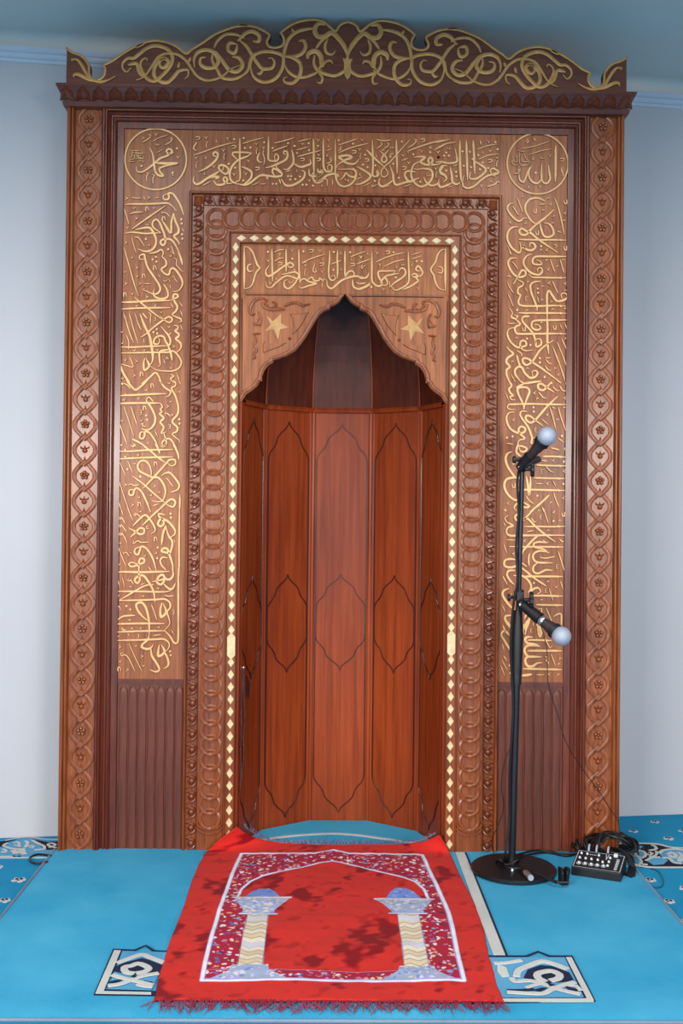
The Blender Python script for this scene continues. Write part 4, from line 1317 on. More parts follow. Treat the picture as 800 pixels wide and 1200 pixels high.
# ------------------------------------------------------------------ floor carpet print (pile patches on the floor)
def floor_shape(mb, poly, z, h=.0012, s=None):
    q = [fl(a, b, z) for a, b in poly]
    mb.prism(q, lambda a, b: (a, b, z), lambda a, b: (a, b, z+h))
def floor_stroke(mb, pts, w_, z, h=.0012, smooth=True, taper=False):
    q = [fl(a, b, z) for a, b in (crom(pts, 2.0) if smooth else pts)]
    ribbon(mb, q, w_, lambda a, b, g: (a, b, z+g), h, taper, 0, 0, .45)
def T(s, ox, oy, k): return [(ox+float(p.split(',')[0])/k, oy+float(p.split(',')[1])/k) for p in s.split()]
def ell(cx, cy, rx, ry, n=14): return [(cx+rx*math.cos(2*PI*i/n), cy+ry*math.sin(2*PI*i/n)) for i in range(n)]
bd = empty('floor_carpet_pattern')
floor_o = bpy.data.objects['floor']; bd.parent = floor_o; bd.name = 'carpet_border'
navy, blue, white = MB(), MB(), MB()
R_ = (720, 940, 7.5)
floor_shape(navy, T('20,362 380,372 480,397 640,408 720,410 720,574 330,572 190,560 20,550', *R_), 0, .0015)
for t in ('120,385 180,372 250,390 220,410 150,408', '150,470 200,480 232,520 215,548 180,530', '210,440 240,425 268,455 250,490 220,480', '280,515 330,488 400,485 470,510 430,545 340,552',
          '390,450 420,425 520,412 620,420 640,500 600,540 520,530 480,500 420,490'): floor_shape(blue, T(t, *R_), .0015, .001)
for wd, t in ((.012, '20,364 200,362 380,370 480,395 600,404 720,408'), (.012, '20,555 190,558 330,573 600,574 720,574'), (.010, '180,440 220,425 262,440 270,470 240,490 200,475 180,440'),
              (.010, '320,380 350,385 368,408 340,420 300,425'), (.010, '285,455 310,470 330,450 305,440'), (.009, '300,480 340,478 370,455 365,430'), (.010, '110,420 150,440 145,460'),
              (.010, '155,468 205,482 234,522 210,552 170,540'), (.010, '275,515 330,486 400,484'), (.012, '395,450 420,425 520,412 600,420'), (.014, '470,460 500,440 540,470 520,490 480,470'),
              (.012, '420,490 480,495 520,530 590,540'), (.012, '560,440 590,470 560,500'), (.016, '570,520 590,490'), (.012, '240,545 290,550')): floor_stroke(white, T(t, *R_), wd, .0025, .001)
def border_parts():
    global navy, blue, white
    out = [mb_.build(nm, mt, bd) for mb_, nm, mt in ((navy, 'dark_ground', PBLACK), (blue, 'blue_motif', PBLUE), (white, 'white_scroll', PWHITE))]
    navy, blue, white = MB(), MB(), MB(); return out
def border_repeat(parts, W, n):                               # the woven border runs on beyond the frame
    for k in range(1, n):
        for o in parts:
            c = o.copy(); C.objects.link(c); c.location.x = W*k
border_repeat(border_parts(), fl(816, 1003)[0]-fl(723, 1003)[0], 6)
L_ = (0, 980, 10)
floor_shape(blue, T('-200,60 60,45 200,20 350,15 500,35 700,35 700,265 -200,265', *L_), 0, .0010)
for t in ('375,35 480,55 560,72 680,60 700,60 700,150 560,160 520,150', '-200,60 0,62 90,55 200,38 90,70 40,105 125,140 0,122 -200,120', '130,240 150,225 190,240', '195,240 225,228 250,242', '400,160 500,150 520,158'):
    floor_shape(navy, T(t, *L_), .001, .0012)
for wd, t in ((.010, '-200,252 100,252 345,250 700,250'), (.006, '60,50 200,22 350,10 500,30 700,38'), (.010, '165,80 190,65 225,80 220,105 180,100 240,120'), (.012, '300,55 325,70 310,110 295,130'),
              (.008, '325,120 370,110 400,120 380,140 350,130'), (.010, '90,80 40,110 120,140 200,150 300,150'), (.010, '375,45 440,80 520,120 520,150 400,160'), (.018, '150,165 200,190 290,165'),
              (.018, '170,205 230,170 290,210'), (.010, '30,150 70,165 60,190 20,180'), (.010, '560,100 600,80 650,100 610,120 560,100'), (.010, '570,130 620,125 660,140'), (.006, '-200,235 50,236 150,236')):
    floor_stroke(white, T(t, *L_), wd, .0022, .001)
border_repeat(border_parts(), fl(-20, 994)[0]-fl(70, 994)[0], 7)
# little scattered flowers woven in the floor carpet
def flower_mesh():
    a = MB(); b = MB()
    for (x, y, r) in ((0, 0, .016), (.020, -.006, .011), (-.018, -.010, .011), (.008, -.022, .012), (-.012, .014, .009), (.014, .014, .009)):
        q = [(x+r*math.cos(2*PI*i/9), y+r*.9*math.sin(2*PI*i/9)) for i in range(9)]
        a.prism(q, lambda u, v: (u, v, 0), lambda u, v: (u, v, .0015))
    for (x, y, r) in ((-.008, .004, .007), (.010, .004, .007), (0, -.012, .004)):
        q = [(x+r*math.cos(2*PI*i/7), y+r*1.3*math.sin(2*PI*i/7)) for i in range(7)]
        b.prism(q, lambda u, v: (u, v, .0015), lambda u, v: (u, v, .0025))
    return a, b
a, b = flower_mesh(); fa = a.build('woven_flower', PWHITE); fb = b.build('flower_centre', PBLACK, fa)
spots = [fl(x, y) for x, y in ((741.5, 974), (766.5, 963), (782.5, 982.5), (761, 1031), (783, 1056), (800, 974), (803, 1041), (803, 1080), (22, 1031), (5, 1055), (-3, 1016), (-22, 1043))]
spots += [(sx*(1.30+.17*i), -.22-.17*j-.085*(i % 2)) for sx in (-1, 1) for i in range(9) for j in range(9) if j > 2 or i > 0]
spots += [(1.45+.17*i, .20+.085*(i % 2)) for i in range(8)]
for i, (x, y) in enumerate(spots):
    o = fa if i == 0 else fa.copy()
    if i: C.objects.link(o)
    o.location = (x, y, 0); o.rotation_euler.z = random.uniform(-.5, .5); o.parent = floor_o; s_ = random.uniform(.55, .75); o.scale = (s_, s_, 1)
    if i:
        o2 = fb.copy(); C.objects.link(o2); o2.parent = o
# ------------------------------------------------------------------ light blue mat with a tongue running into the niche
MT = .008
xl, xr_ = -.925, .926; yb = fl(400, 1194, MT)[1]
tong = [(.3325, .012), (.329, .045), (.267, .200), (.105, .315), (-.105, .315), (-.267, .200), (-.329, .045), (-.3325, .012)]
m = MB(); g = MB()
nx, ny = 90, 60
def matz(x, y):
    e = min(x-xl, xr_-x, y-yb)
    return MT + .0016*math.sin(x*5.1+1)*math.sin(y*6.3) - (.004*max(0, 1-e/.03))
vs = [(xl+(xr_-xl)*i/nx, yb+(.012-yb)*j/ny) for j in range(ny+1) for i in range(nx+1)]
m.add([(x, y, matz(x, y)) for x, y in vs], [(j*(nx+1)+i, j*(nx+1)+i+1, (j+1)*(nx+1)+i+1, (j+1)*(nx+1)+i) for j in range(ny) for i in range(nx)])
m.prism(tong, lambda a, b: (a, b, .001), lambda a, b: (a, b, MT+.006))
mat = m.build('prayer_mat', MATC, None, True)
tag(mat, 'plain light blue mat with navy and white patterned corners lying before the niche', 'mat')
for t in ([(xl-.003, .0), (xl-.003, yb-.003), (xr_+.003, yb-.003), (xr_+.003, 0)],):
    g.tube([(x, y, .0045) for x, y in t], .0045, 6)
g.build('bound_edge', PGREY, mat, True)
white, navy, blue = MB(), MB(), MB(); Z0 = MT
arcp = [(297, 987), (319.5, 982.5), (350, 979), (389.5, 977), (420, 979), (442, 982), (470, 986), (500, 990)]
q = [fl(a_, b_, Z0+.006) for a_, b_ in arcp]
ribbon(white, crom(q, .02), .018, lambda a, b, g_: (a, b, Z0+.0062+g_), .0015, False, 0, 0)
# stripe along the right of the red rug; its mate lies under the rug on the left
xs_ = fl(541, 1003, Z0)[0]; xe_ = fl(584, 1118, Z0)[0]
xm = (xs_+xe_)/2
Lb, Rb = (100, 1090, 5.714), (560, 1090, 5.333)
ytop = fl(584, 1120, Z0)[1]
for (x0, wd, mbx) in ((xm-.001, .030, white), (xm+.017, .006, navy), (-.39+.0, .034, white)):
    ribbon(mbx, [(x0, -.015), (x0, ytop)], wd, lambda a, b, g_: (a, b, Z0+g_+.001), .0018, False, 0, 0, .45)
def poly_(mbx, t, fr, z, h=.0016): floor_shape(mbx, T(t, *fr), Z0+z, h)
def strk(mbx, t, fr, wd, z, h=.0016, smooth=True): floor_stroke(mbx, T(t, *fr), wd, Z0+z, h, smooth)
# left corner
for mb_, nm, mt in ((white, 'white_pattern', PWHITE), (navy, 'navy_pattern', PNAVY)): mb_.build(nm, mt, mat)
white, navy, blue = MB(), MB(), MB()
poly_(navy, '186,128 250,132 130,400 240,402 470,412 470,442 55,436', Lb, .0015)
poly_(white, '193,137 238,139 122,412 440,418 440,434 66,428', Lb, .0024)
poly_(blue, '248,142 560,150 520,240 440,402 150,396', Lb, .0020, .0012)
strk(navy, '190,132 330,136 405,104 460,140 560,146', Lb, .006, .002, .0016, False)
poly_(navy, '195,250 260,222 380,190 440,208 520,240 490,292 420,286 340,300 250,290 190,276', Lb, .0034)
strk(white, '212,222 290,192 378,165 440,186 530,220', Lb, 0.0163, .0036)
strk(white, '330,292 270,282 262,250 310,240 350,225 400,240 425,260 395,280 340,290', Lb, 0.0177, .0046)
strk(white, '180,300 260,325 350,345 450,370', Lb, 0.0150, .0046); strk(white, '150,375 240,360 330,325 400,305 490,290', Lb, 0.0150, .0050)
poly_(navy, '150,352 200,338 250,335 200,360', Lb, .0034); poly_(navy, '390,340 450,350 450,362 400,356', Lb, .0034); poly_(navy, '325,300 345,312 325,322 305,311', Lb, .0062); poly_(navy, '340,255 362,264 340,274 318,264', Lb, .0062)
strk(white, '345,365 400,378 450,382', Lb, 0.0109, .0046)
for mb_, nm, mt in ((white, 'white_pattern', PWHITE), (navy, 'navy_pattern', PNAVY), (blue, 'blue_pattern', PBLUE)): mb_.build(nm, mt, mat)
white, navy, blue = MB(), MB(), MB()
# right corner
poly_(navy, '535,163 590,163 735,448 -40,458 -40,425 660,424', Rb, .0015)
poly_(white, '548,172 583,172 722,438 722,450 -40,450 -40,430 680,430', Rb, .0024)
poly_(blue, '-40,172 540,172 660,420 -40,424', Rb, .0020, .0012)
strk(navy, '60,165 300,165 375,136 450,165 590,165', Rb, .006, .002, .0016, False)
poly_(navy, '285,300 310,250 390,222 460,228 570,268 600,320 530,325 440,330 350,310', Rb, .0034)
strk(white, '240,292 255,252 330,218 400,197 470,212 560,246', Rb, 0.0177, .0036)
strk(white, '420,325 375,300 372,275 410,262 460,258 508,280 500,305 450,318', Rb, 0.0190, .0046)
strk(white, '605,325 540,342 460,372 390,398 180,388', Rb, 0.0150, .0050); strk(white, '210,300 230,320 330,318 430,345 520,375 640,402', Rb, 0.0150, .0046)
poly_(navy, '400,292 432,282 462,292 432,304', Rb, .0062); poly_(navy, '430,330 480,345 450,352', Rb, .0062); poly_(navy, '340,378 400,362 430,365 390,385', Rb, .0034); poly_(navy, '540,352 640,378 600,385 560,372', Rb, .0034)
strk(navy, '180,378 260,378 350,372', Rb, .010, .0036); strk(white, '560,345 610,350 640,378', Rb, 0.0109, .0046)
strk(white, '100,210 180,205 270,190', Rb, 0.0136, .0036); poly_(white, '120,215 175,235 195,290 150,295 120,260', Rb, .0036); strk(white, '300,362 340,348 390,335', Rb, 0.0109, .0046)
for mb_, nm, mt in ((white, 'white_pattern', PWHITE), (navy, 'navy_pattern', PNAVY), (blue, 'blue_pattern', PBLUE)): mb_.build(nm, mt, mat)

# ------------------------------------------------------------------ red prayer rug
RZ = MT+.007
RX0, RX1 = fl(180, 1170, RZ)[0], fl(590.5, 1172, RZ)[0]; RXM = (RX0+RX1)/2
RY0 = fl(385, 1172, RZ)[1]; RY1 = .040
NX, NY = 470, 600
gx = np.linspace(RX0, RX1, NX); gy = np.linspace(RY0, RY1, NY)
X, Y = np.meshgrid(gx, gy)
rng = np.random.default_rng(5)
def pip(q):
    ins = np.zeros(X.shape, bool); n = len(q)
    for i in range(n):
        (x1, y1), (x2, y2) = q[i], q[(i+1) % n]
        if y1 == y2: continue
        c = ((y1 > Y) != (y2 > Y)) & (X < (x2-x1)*(Y-y1)/(y2-y1)+x1); ins ^= c
    return ins
def dline(q):
    d = np.full(X.shape, 9.)
    for (x1, y1), (x2, y2) in zip(q, q[1:]):
        l2 = (x2-x1)**2+(y2-y1)**2+1e-12
        t = np.clip(((X-x1)*(x2-x1)+(Y-y1)*(y2-y1))/l2, 0, 1)
        d = np.minimum(d, np.hypot(X-x1-t*(x2-x1), Y-y1-t*(y2-y1)))
    return d
def sm(scale, seed):                                          # smooth random field
    r = np.random.default_rng(seed); out = np.zeros(X.shape)
    for _ in range(10):
        a = r.uniform(0, 2*PI); k = 2*PI/scale*r.uniform(.6, 1.5)
        out += np.sin(k*(X*math.cos(a)+Y*math.sin(a))+r.uniform(0, 6))
    return out/3.2
col = np.zeros(X.shape+(3,))
col[:] = s2l((212, 48, 40))
# crushed nap: patches where the velvet lies the other way
nap = np.clip((sm(.30, 3)+.55*sm(.11, 4)+.3*sm(.04, 8)-.42)*1.7, 0, 1)
fine = np.clip((sm(.05, 5)+sm(.09, 6)-1.25)*1.0, 0, .6)
dark = np.array(s2l((132, 12, 24)))
k = np.clip(nap*.9+fine*.6, 0, .92)[..., None]; col = col*(1-k)+dark*k
FRM = (230, 990, 4.706)
def fw(t): return [fl(a_, b_, RZ) for a_, b_ in T(t, *FRM)]
lx = fw('40,745')[0]; lt_ = fw('283,46')[0]; rx = fl(544, 1153.6, RZ)[0]
FL, FR = lx[0], rx; FB = lx[1]; FT = lt_[1]; MX = (FL+FR)/2
def hm(q): return [(2*MX-x, y) for x, y in q]
hump = [(MX-.060, FT), (MX-.035, FT+.018), (MX, FT+.034)]
arch_l = fw('232,292 250,240 290,200 350,175 430,155 530,135 620,110 700,92 745,88')
ax = [(x, y) for x, y in arch_l]
arch_l = [(min(x, MX), y) for x, y in ax] + [(MX, ax[-1][1]+.012)]
botin = fw('400,690')[0][1]
colx = fw('290,380 410,380 370,680 235,680')
cx0 = (colx[0][0]+colx[3][0])/2; cx1 = (colx[1][0]+colx[2][0])/2; ycap = fw('300,375')[0][1]; ybase = fw('300,678')[0][1]; ytopc = fw('360,292')[0][1]
outer = [(FL, FB), (FL, FT)] + hump + hm(hump[:2][::-1]) + [(FR, FT), (FR, FB), (FL, FB)]
inner = [((cx0+cx1)/2, botin), ((cx0+cx1)/2, ytopc)] + [(FL+.085, arch_l[0][1])] + arch_l + hm(arch_l[::-1]) + [(FR-.085, arch_l[0][1])] + hm([((cx0+cx1)/2, ytopc), ((cx0+cx1)/2, botin)])
band = pip(outer) & ~pip(inner)
bc = np.zeros_like(col); bc[:] = s2l((176, 34, 58))
pal = [(238, 224, 222), (238, 206, 170), (236, 150, 120), (96, 108, 184), (212, 120, 150), (236, 226, 232), (120, 30, 60), (150, 160, 214)]
for _ in range(2600):
    bx = rng.uniform(FL, FR); by = rng.uniform(FB, FT+.03); r1 = rng.uniform(.0028, .0085); r2 = r1*rng.uniform(.35, .8); a = rng.uniform(0, PI)
    i0, i1 = np.searchsorted(gx, (bx-r1, bx+r1)); j0, j1 = np.searchsorted(gy, (by-r1, by+r1))
    xx = X[j0:j1, i0:i1]-bx; yy = Y[j0:j1, i0:i1]-by
    u = (xx*math.cos(a)+yy*math.sin(a))/r1; v = (-xx*math.sin(a)+yy*math.cos(a))/r2
    bc[j0:j1, i0:i1][(u*u+v*v) < 1] = s2l(pal[rng.integers(len(pal))])
col[band] = bc[band]
lav, wht, crm, blu = (np.array(s2l(c)) for c in ((176, 160, 214), (240, 236, 238), (232, 208, 168), (134, 160, 214)))
def line(q, wd, c, edge=None):
    d = dline(q)
    if edge is not None: col[d < wd*.5+.0022] = edge
    col[d < wd*.5] = c
line(outer, .0085, wht, lav); line([(FL+.006, botin), (FR-.006, botin)], .003, lav)
line([(FL+.004, FB+.008), (FR-.004, FB+.008)], .003, lav)
line(arch_l, .006, wht, lav); line(hm(arch_l), .006, wht, lav)
def motif(c0_, c1_, seed, pal_):
    cc = np.zeros_like(col); cc[:] = s2l(pal_[0]); g_ = np.random.default_rng(seed)
    for _ in range(170):
        bx = g_.uniform(c0_-.1, c0_+.1); by = g_.uniform(c1_-.07, c1_+.07); r1 = g_.uniform(.003, .009); r2 = r1*g_.uniform(.35, .8); a = g_.uniform(0, PI)
        i0, i1 = np.searchsorted(gx, (bx-r1, bx+r1)); j0, j1 = np.searchsorted(gy, (by-r1, by+r1))
        xx = X[j0:j1, i0:i1]-bx; yy = Y[j0:j1, i0:i1]-by
        u = (xx*math.cos(a)+yy*math.sin(a))/r1; v = (-xx*math.sin(a)+yy*math.cos(a))/r2
        cc[j0:j1, i0:i1][(u*u+v*v) < 1] = s2l(pal_[g_.integers(len(pal_))])
    return cc
PB = [(168, 178, 208), (226, 222, 226), (130, 150, 204), (236, 214, 184), (196, 200, 220)]
for mir in (0, 1):
    M_ = hm if mir else (lambda q: q)
    sh = M_([(cx0, ybase), (cx0+.002, ycap), (cx1-.002, ycap), (cx1, ybase)])
    inn = pip(sh); zig = (Y*1.0 - .010*np.abs(((X-(2*MX-cx0 if mir else cx0))/.022) % 2-1)*1.6)
    ph = (zig/.052) % 1
    cc = np.where((ph < .5)[..., None], crm, np.array(s2l((238, 222, 196))))
    cc = np.where(((ph % .5) < .07)[..., None], np.array(s2l((150, 140, 130))), cc)
    ph2 = (zig/.17) % 1; cc = np.where(((ph2 > .42) & (ph2 < .58))[..., None], np.array(s2l((214, 212, 222))), cc)
    col[inn] = cc[inn]; line(sh+[sh[0]], .0022, np.array(s2l((150, 150, 170))))
    xm_ = (cx0+cx1)/2; cw = .080
    cap = M_([(xm_-cw, ytopc), (xm_-.042, ycap+.022), (xm_-.044, ycap), (xm_+.044, ycap), (xm_+.042, ycap+.022), (xm_+cw, ytopc)])
    inn = pip(cap); cc = motif(2*MX-xm_ if mir else xm_, (ytopc+ycap)/2, 31+mir, PB); col[inn] = cc[inn]
    line(M_([(xm_-cw, ytopc), (xm_+cw, ytopc)]), .007, np.array(s2l((236, 220, 196))), lav)
    line(M_([(xm_-.048, ycap), (xm_+.048, ycap)]), .006, wht, blu)
    pot = M_([(xm_-.050, ytopc+.004), (xm_-.034, ytopc+.05), (xm_-.015, ytopc+.082), (xm_+.015, ytopc+.082), (xm_+.034, ytopc+.05), (xm_+.050, ytopc+.004)])
    inn = pip(pot); cc = motif(2*MX-xm_ if mir else xm_, ytopc+.04, 41+mir, [(120, 148, 214), (150, 172, 224), (104, 128, 200)]); col[inn] = cc[inn]
    bs = M_([(xm_-.042, ybase+.016), (xm_-.046, ybase-.012), (xm_-.088, FB+.010), (xm_+.088, FB+.010), (xm_+.046, ybase-.012), (xm_+.042, ybase+.016)])
    inn = pip(bs); cc = motif(2*MX-xm_ if mir else xm_, (ybase+FB)/2, 51+mir, PB); col[inn] = cc[inn]
# relief and the squeezed, curled far end
XF = (X-RXM)/((RX1-RX0)/2)
ty = np.clip((Y+.55)/.55, 0, 1); XF = XF*(1-.075*ty*(1-XF**6))
t = np.clip((Y+.045)/.115, 0, 1); t = t*t*(3-2*t)
wid = 1-t*(1-.655/(RX1-RX0))
XN = 0.0*t + RXM*(1-t) + XF*(RX1-RX0)/2*wid
curl = t*(np.abs(XF)**5)
Z = RZ + .0018*sm(.25, 11) + .0008*sm(.07, 12) + curl*np.where(XF < 0, .092, .064) + .002*t
Z -= .005*np.clip(1-(1-np.abs(XF))/.015, 0, 1)
YN = Y - curl*.075 - .0*t
XN = XN + np.where(XF < 0, 1, -1)*curl*.012
XN += .013*XF*np.sin(PI*np.clip((Y-RY0)/(0-RY0), 0, 1))
XN += .004*np.sin(Y*9)*np.clip(np.abs(XF)*2-1, 0, 1)
me = bpy.data.meshes.new('prayer_rug')
co = np.stack([XN, YN, Z], -1).reshape(-1, 3)
J, I = np.meshgrid(np.arange(NY-1), np.arange(NX-1), indexing='ij'); a0 = (J*NX+I).ravel()
faces = np.stack([a0, a0+1, a0+NX+1, a0+NX], -1)
me.vertices.add(len(co)); me.vertices.foreach_set('co', co.ravel())
me.loops.add(faces.size); me.loops.foreach_set('vertex_index', faces.ravel().astype(np.int32))
me.polygons.add(len(faces)); me.polygons.foreach_set('loop_start', np.arange(0, faces.size, 4, dtype=np.int32))
me.polygons.foreach_set('use_smooth', np.ones(len(faces), bool)); me.update(calc_edges=True)
ca = me.color_attributes.new('pile', 'FLOAT_COLOR', 'POINT')
ca.data.foreach_set('color', np.concatenate([col.reshape(-1, 3), np.ones((NX*NY, 1))], 1).ravel().astype(np.float32))
RUG, b_ = base_mat('velvet rug', .9, 0, 0, .04, .04)
at_ = RUG.node_tree.nodes.new('ShaderNodeAttribute'); at_.attribute_name = 'pile'
n_ = noise(RUG, 700, (1, 1, 1), 2); r_ = ramp(RUG, n_.outputs[0], [(.3, (225, 225, 225)), (.6, (255, 255, 255))])
RUG.node_tree.links.new(mixc(RUG, at_.outputs[0], r_.outputs[0], 1.0), b_.inputs['Base Color']); bump(RUG, n_.outputs[0], .4, .002)
me.materials.append(RUG)
rug = bpy.data.objects.new('prayer_rug', me); C.objects.link(rug)
tag(rug, 'red velvet prayer rug with woven columns and floral border lying before the niche', 'rug')
so = rug.modifiers.new('thickness', 'SOLIDIFY'); so.thickness = .005; so.offset = -1
m = MB(); random.seed(3)
for i in range(190):
    x = RX0+.004+(RX1-RX0-.008)*i/189+random.uniform(-.002, .002); L = random.uniform(.025, .06); dx = random.uniform(-.028, .028); h = random.uniform(0, .004)
    m.tube([(x, RY0+.003, RZ-.001), (x+dx*.25, RY0-L*.35, MT+.0045+h), (x+dx*.8, RY0-L*.75, MT+.0035+h*.5), (x+dx*1.2, RY0-L, MT+.003)], [.0016, .0015, .0013, .0007], 4)
o = m.build('fringe', FRINGE, rug, True); o['kind'] = 'stuff'
m = MB()
for i in range(150):
    u = -0.97+1.94*i/149; cu = abs(u)**5; x = u*.327; z = RZ+.002+cu*(.092 if u < 0 else .064); y = RY1-cu*.075; x += (1 if u < 0 else -1)*cu*.012
    L = random.uniform(.018, .034); dx = random.uniform(-.014, .014)
    m.tube([(x, y-.003, z), (x+dx*.5, y+L*.5, z+.003), (x+dx, y+L, max(MT+.016, z-.008))], [.0014, .0013, .0007], 4)
o = m.build('fringe', FRINGE2, rug, True); o['kind'] = 'stuff'
o['label'] = 'pale violet fringe at the far end'

# ------------------------------------------------------------------ microphone stand
def pt(px, py, y): x, z = at(px, py, y); return Vector((x, y, z))
bx, by = fl(601.5, 1021, MT)
YS = by
st = empty('microphone_stand', (0, 0, 0))
tag(st, 'black microphone stand on a round base holding two microphones', 'microphone stand')
MB().lathe([(.128, 0), (.132, .003), (.132, .009), (.128, .0125), (.030, .0145), (.028, .019), (.012, .021)], (bx, by, MT+.002), 56).build('base', BLACK, st, True)
pb = pt(599.5, 1004, YS); pb.z = MT+.02; pb.x = pt(599.5, 1000, YS).x; p_mid = pt(605, 795, YS); ptop = pt(611.5, 553, YS)
MB().tube([pb, pb+Vector((0, 0, .02)), p_mid], [.0125, .0115, .0115], 14).build('lower_tube', BLACK, st, True)
MB().tube([p_mid-Vector((0, 0, .02)), p_mid+(ptop-p_mid)*.02, p_mid+(ptop-p_mid)*.05], [.0145, .0155, .0125], 14).build('height_clutch', BLACKP, st, True)
MB().tube([p_mid, ptop], .0078, 12).build('upper_tube', BLACK, st, True)
MB().tube([pt(605, 790, YS-.002), pt(606, 745, YS-.002), pt(607, 715, YS-.002)], [.0165, .019, .013], 12).build('grip_sleeve', BLACKP, st, True)
# clamp for the lower microphone
m = MB(); c = pt(608, 697, YS)
m.lathe([(.014, -.016), (.016, -.010), (.016, .010), (.013, .016)], c, 14); m.obox(c+Vector((.0, -.014, -.004)), (.011, 0, 0), (0, .012, 0), (0, 0, .014))
m.tube([c+Vector((-.012, -.006, -.006)), c+Vector((-.031, -.010, -.008))], [.005, .005], 8); m.tube([c+Vector((-.029, -.010, -.008)), c+Vector((-.036, -.010, -.008))], [.011, .011], 12)
m.build('side_clamp', BLACKP, st, True)
k1 = pt(610, 708, YS-.030)
def knob(m, p, d, r=.016, l=.012):
    m.tube([p, p+d*.012, p+d*.020], [.006, .006, .006], 10)
    n = 24; ax = d.normalized(); a = ax.cross(Vector((0, 0, 1))); a.normalize(); b = ax.cross(a); vs = []
    for h_, rr in ((.016, .9), (.018, 1), (.016+l, 1), (.018+l, .88)):
        for k in range(n): r_ = r*rr*(1 if k % 2 else .9); vs.append(p+ax*h_+(a*math.cos(2*PI*k/n)+b*math.sin(2*PI*k/n))*r_)
    m.add(vs, [(i*n+k, i*n+(k+1) % n, (i+1)*n+(k+1) % n, (i+1)*n+k) for i in range(3) for k in range(n)]+[tuple(range(n)), tuple(3*n+k for k in range(n))])
m = MB(); m.lathe([(.010, -.012), (.013, -.008), (.013, .008), (.010, .012)], k1, 14, (0, 1, 0)); m.tube([c+Vector((0, -.014, -.008)), k1], .007, 8)
knob(m, pt(614, 703, YS-.050), Vector((1, -.15, 0)), .026, .010); m.tube([k1, pt(616, 704, YS-.048)], .006, 8)
m.build('swivel_joint', BLACKP, st, True)
MB().lathe([(.0038, 0), (.0038, .003), (.001, .0045)], k1+Vector((-.004, -.012, -.001)), 8, (0, -1, 0)).build('bolt', STEEL, st, True)
# top swivel
k2 = pt(611.5, 548, YS-.004)
m = MB(); m.lathe([(.009, -.014), (.0125, -.008), (.0125, .010), (.009, .016)], k2, 14); m.obox(k2+Vector((-.002, -.008, .016)), (.007, 0, 0), (0, .008, 0), (0, 0, .016))
knob(m, k2+Vector((.006, -.024, -.006)), Vector((1, -.12, 0)), .024, .009); m.tube([k2+Vector((0, 0, -.004)), k2+Vector((.010, -.024, -.006))], .006, 8)
m.tube([k2+Vector((-.006, -.008, .024)), k2+Vector((-.026, -.008, .024))], [.006, .006], 8); m.tube([k2+Vector((-.022, -.008, .024)), k2+Vector((-.030, -.008, .024))], [.0115, .0115], 12)
m.build('top_swivel', BLACKP, st, True)
MB().lathe([(.0038, 0), (.0038, .003), (.001, .0045)], k2+Vector((-.011, -.012, .002)), 8, (0, -1, 0)).build('bolt', STEEL, st, True)

def mic_pose(cam_a, cam_b): return cam_a, cam_b
def microphone(name, tail, head, label):
    e = empty(name, (0, 0, 0)); tag(e, label, 'microphone', 'microphones on the stand')
    d = (head-tail); L = d.length; d.normalize()
    MB().tube([tail, tail+d*.01, tail+d*(L*.55), tail+d*(L-.030)], [.0095, .0115, .0150, .0215], 18).build('handle', MICBODY, e, True)
    MB().tube([tail+d*(L-.032), tail+d*(L-.021)], [.0245, .0245], 22).build('collar', BLACKP, e, True)
    m = MB(); R = .0292; prof = []
    for i in range(13):
        a = -PI/2+.75+(PI-.75)*i/12; prof.append((max(.0004, R*math.cos(a)), R*math.sin(a)))
    m.lathe(prof, head, 28, d); m.build('ball_grille', GRILLE, e, True)
    return e, d
h1 = pt(640.5, 511, YS-.085); t1 = h1 + (pt(611.5, 546, YS-.01)-h1).normalized()*.146
mic1, d1 = microphone('microphone', t1, h1, 'upper dark microphone with silver ball grille, pointing up and to the right')
h2 = pt(657.5, 745.5, YS-.125); t2 = h2 + (pt(613, 709.5, YS-.035)-h2).normalized()*.152
mic2, d2 = microphone('microphone', t2, h2, 'lower dark microphone with silver ball grille, pointing down and to the right')
def clip(anchor, tail, d, L0, L1):
    m = MB(); a = Vector((0, 0, 1)).cross(d).normalized(); b = d.cross(a)
    m.tube([tail+d*L0, tail+d*L1], [.0155, .019], 16); m.tube([anchor, tail+d*(L0+.012)], [.008, .010], 8)
    return m.build('microphone_clip', BLACKP, st, True)
clip(k2+Vector((0, -.008, .024)), t1, d1, .004, .058); clip(k1, t2, d2, -.004, .064)
m = MB(); q = t2+d2*.076; m.lathe([(.0165, -.006), (.0175, -.003), (.0175, .003), (.0165, .006)], q, 16, d2); m.build('switch_ring', STEEL, mic2, True)
m = MB(); q = pt(628, 539.5, YS-.05); dq = (pt(632, 537, YS-.055)-pt(616, 546, YS-.02)).normalized()
m.tube([q-dq*.045, q-dq*.01, q+dq*.012], [.006, .0085, .011], 12); m.build('spare_clip', MICBODY, st, True)

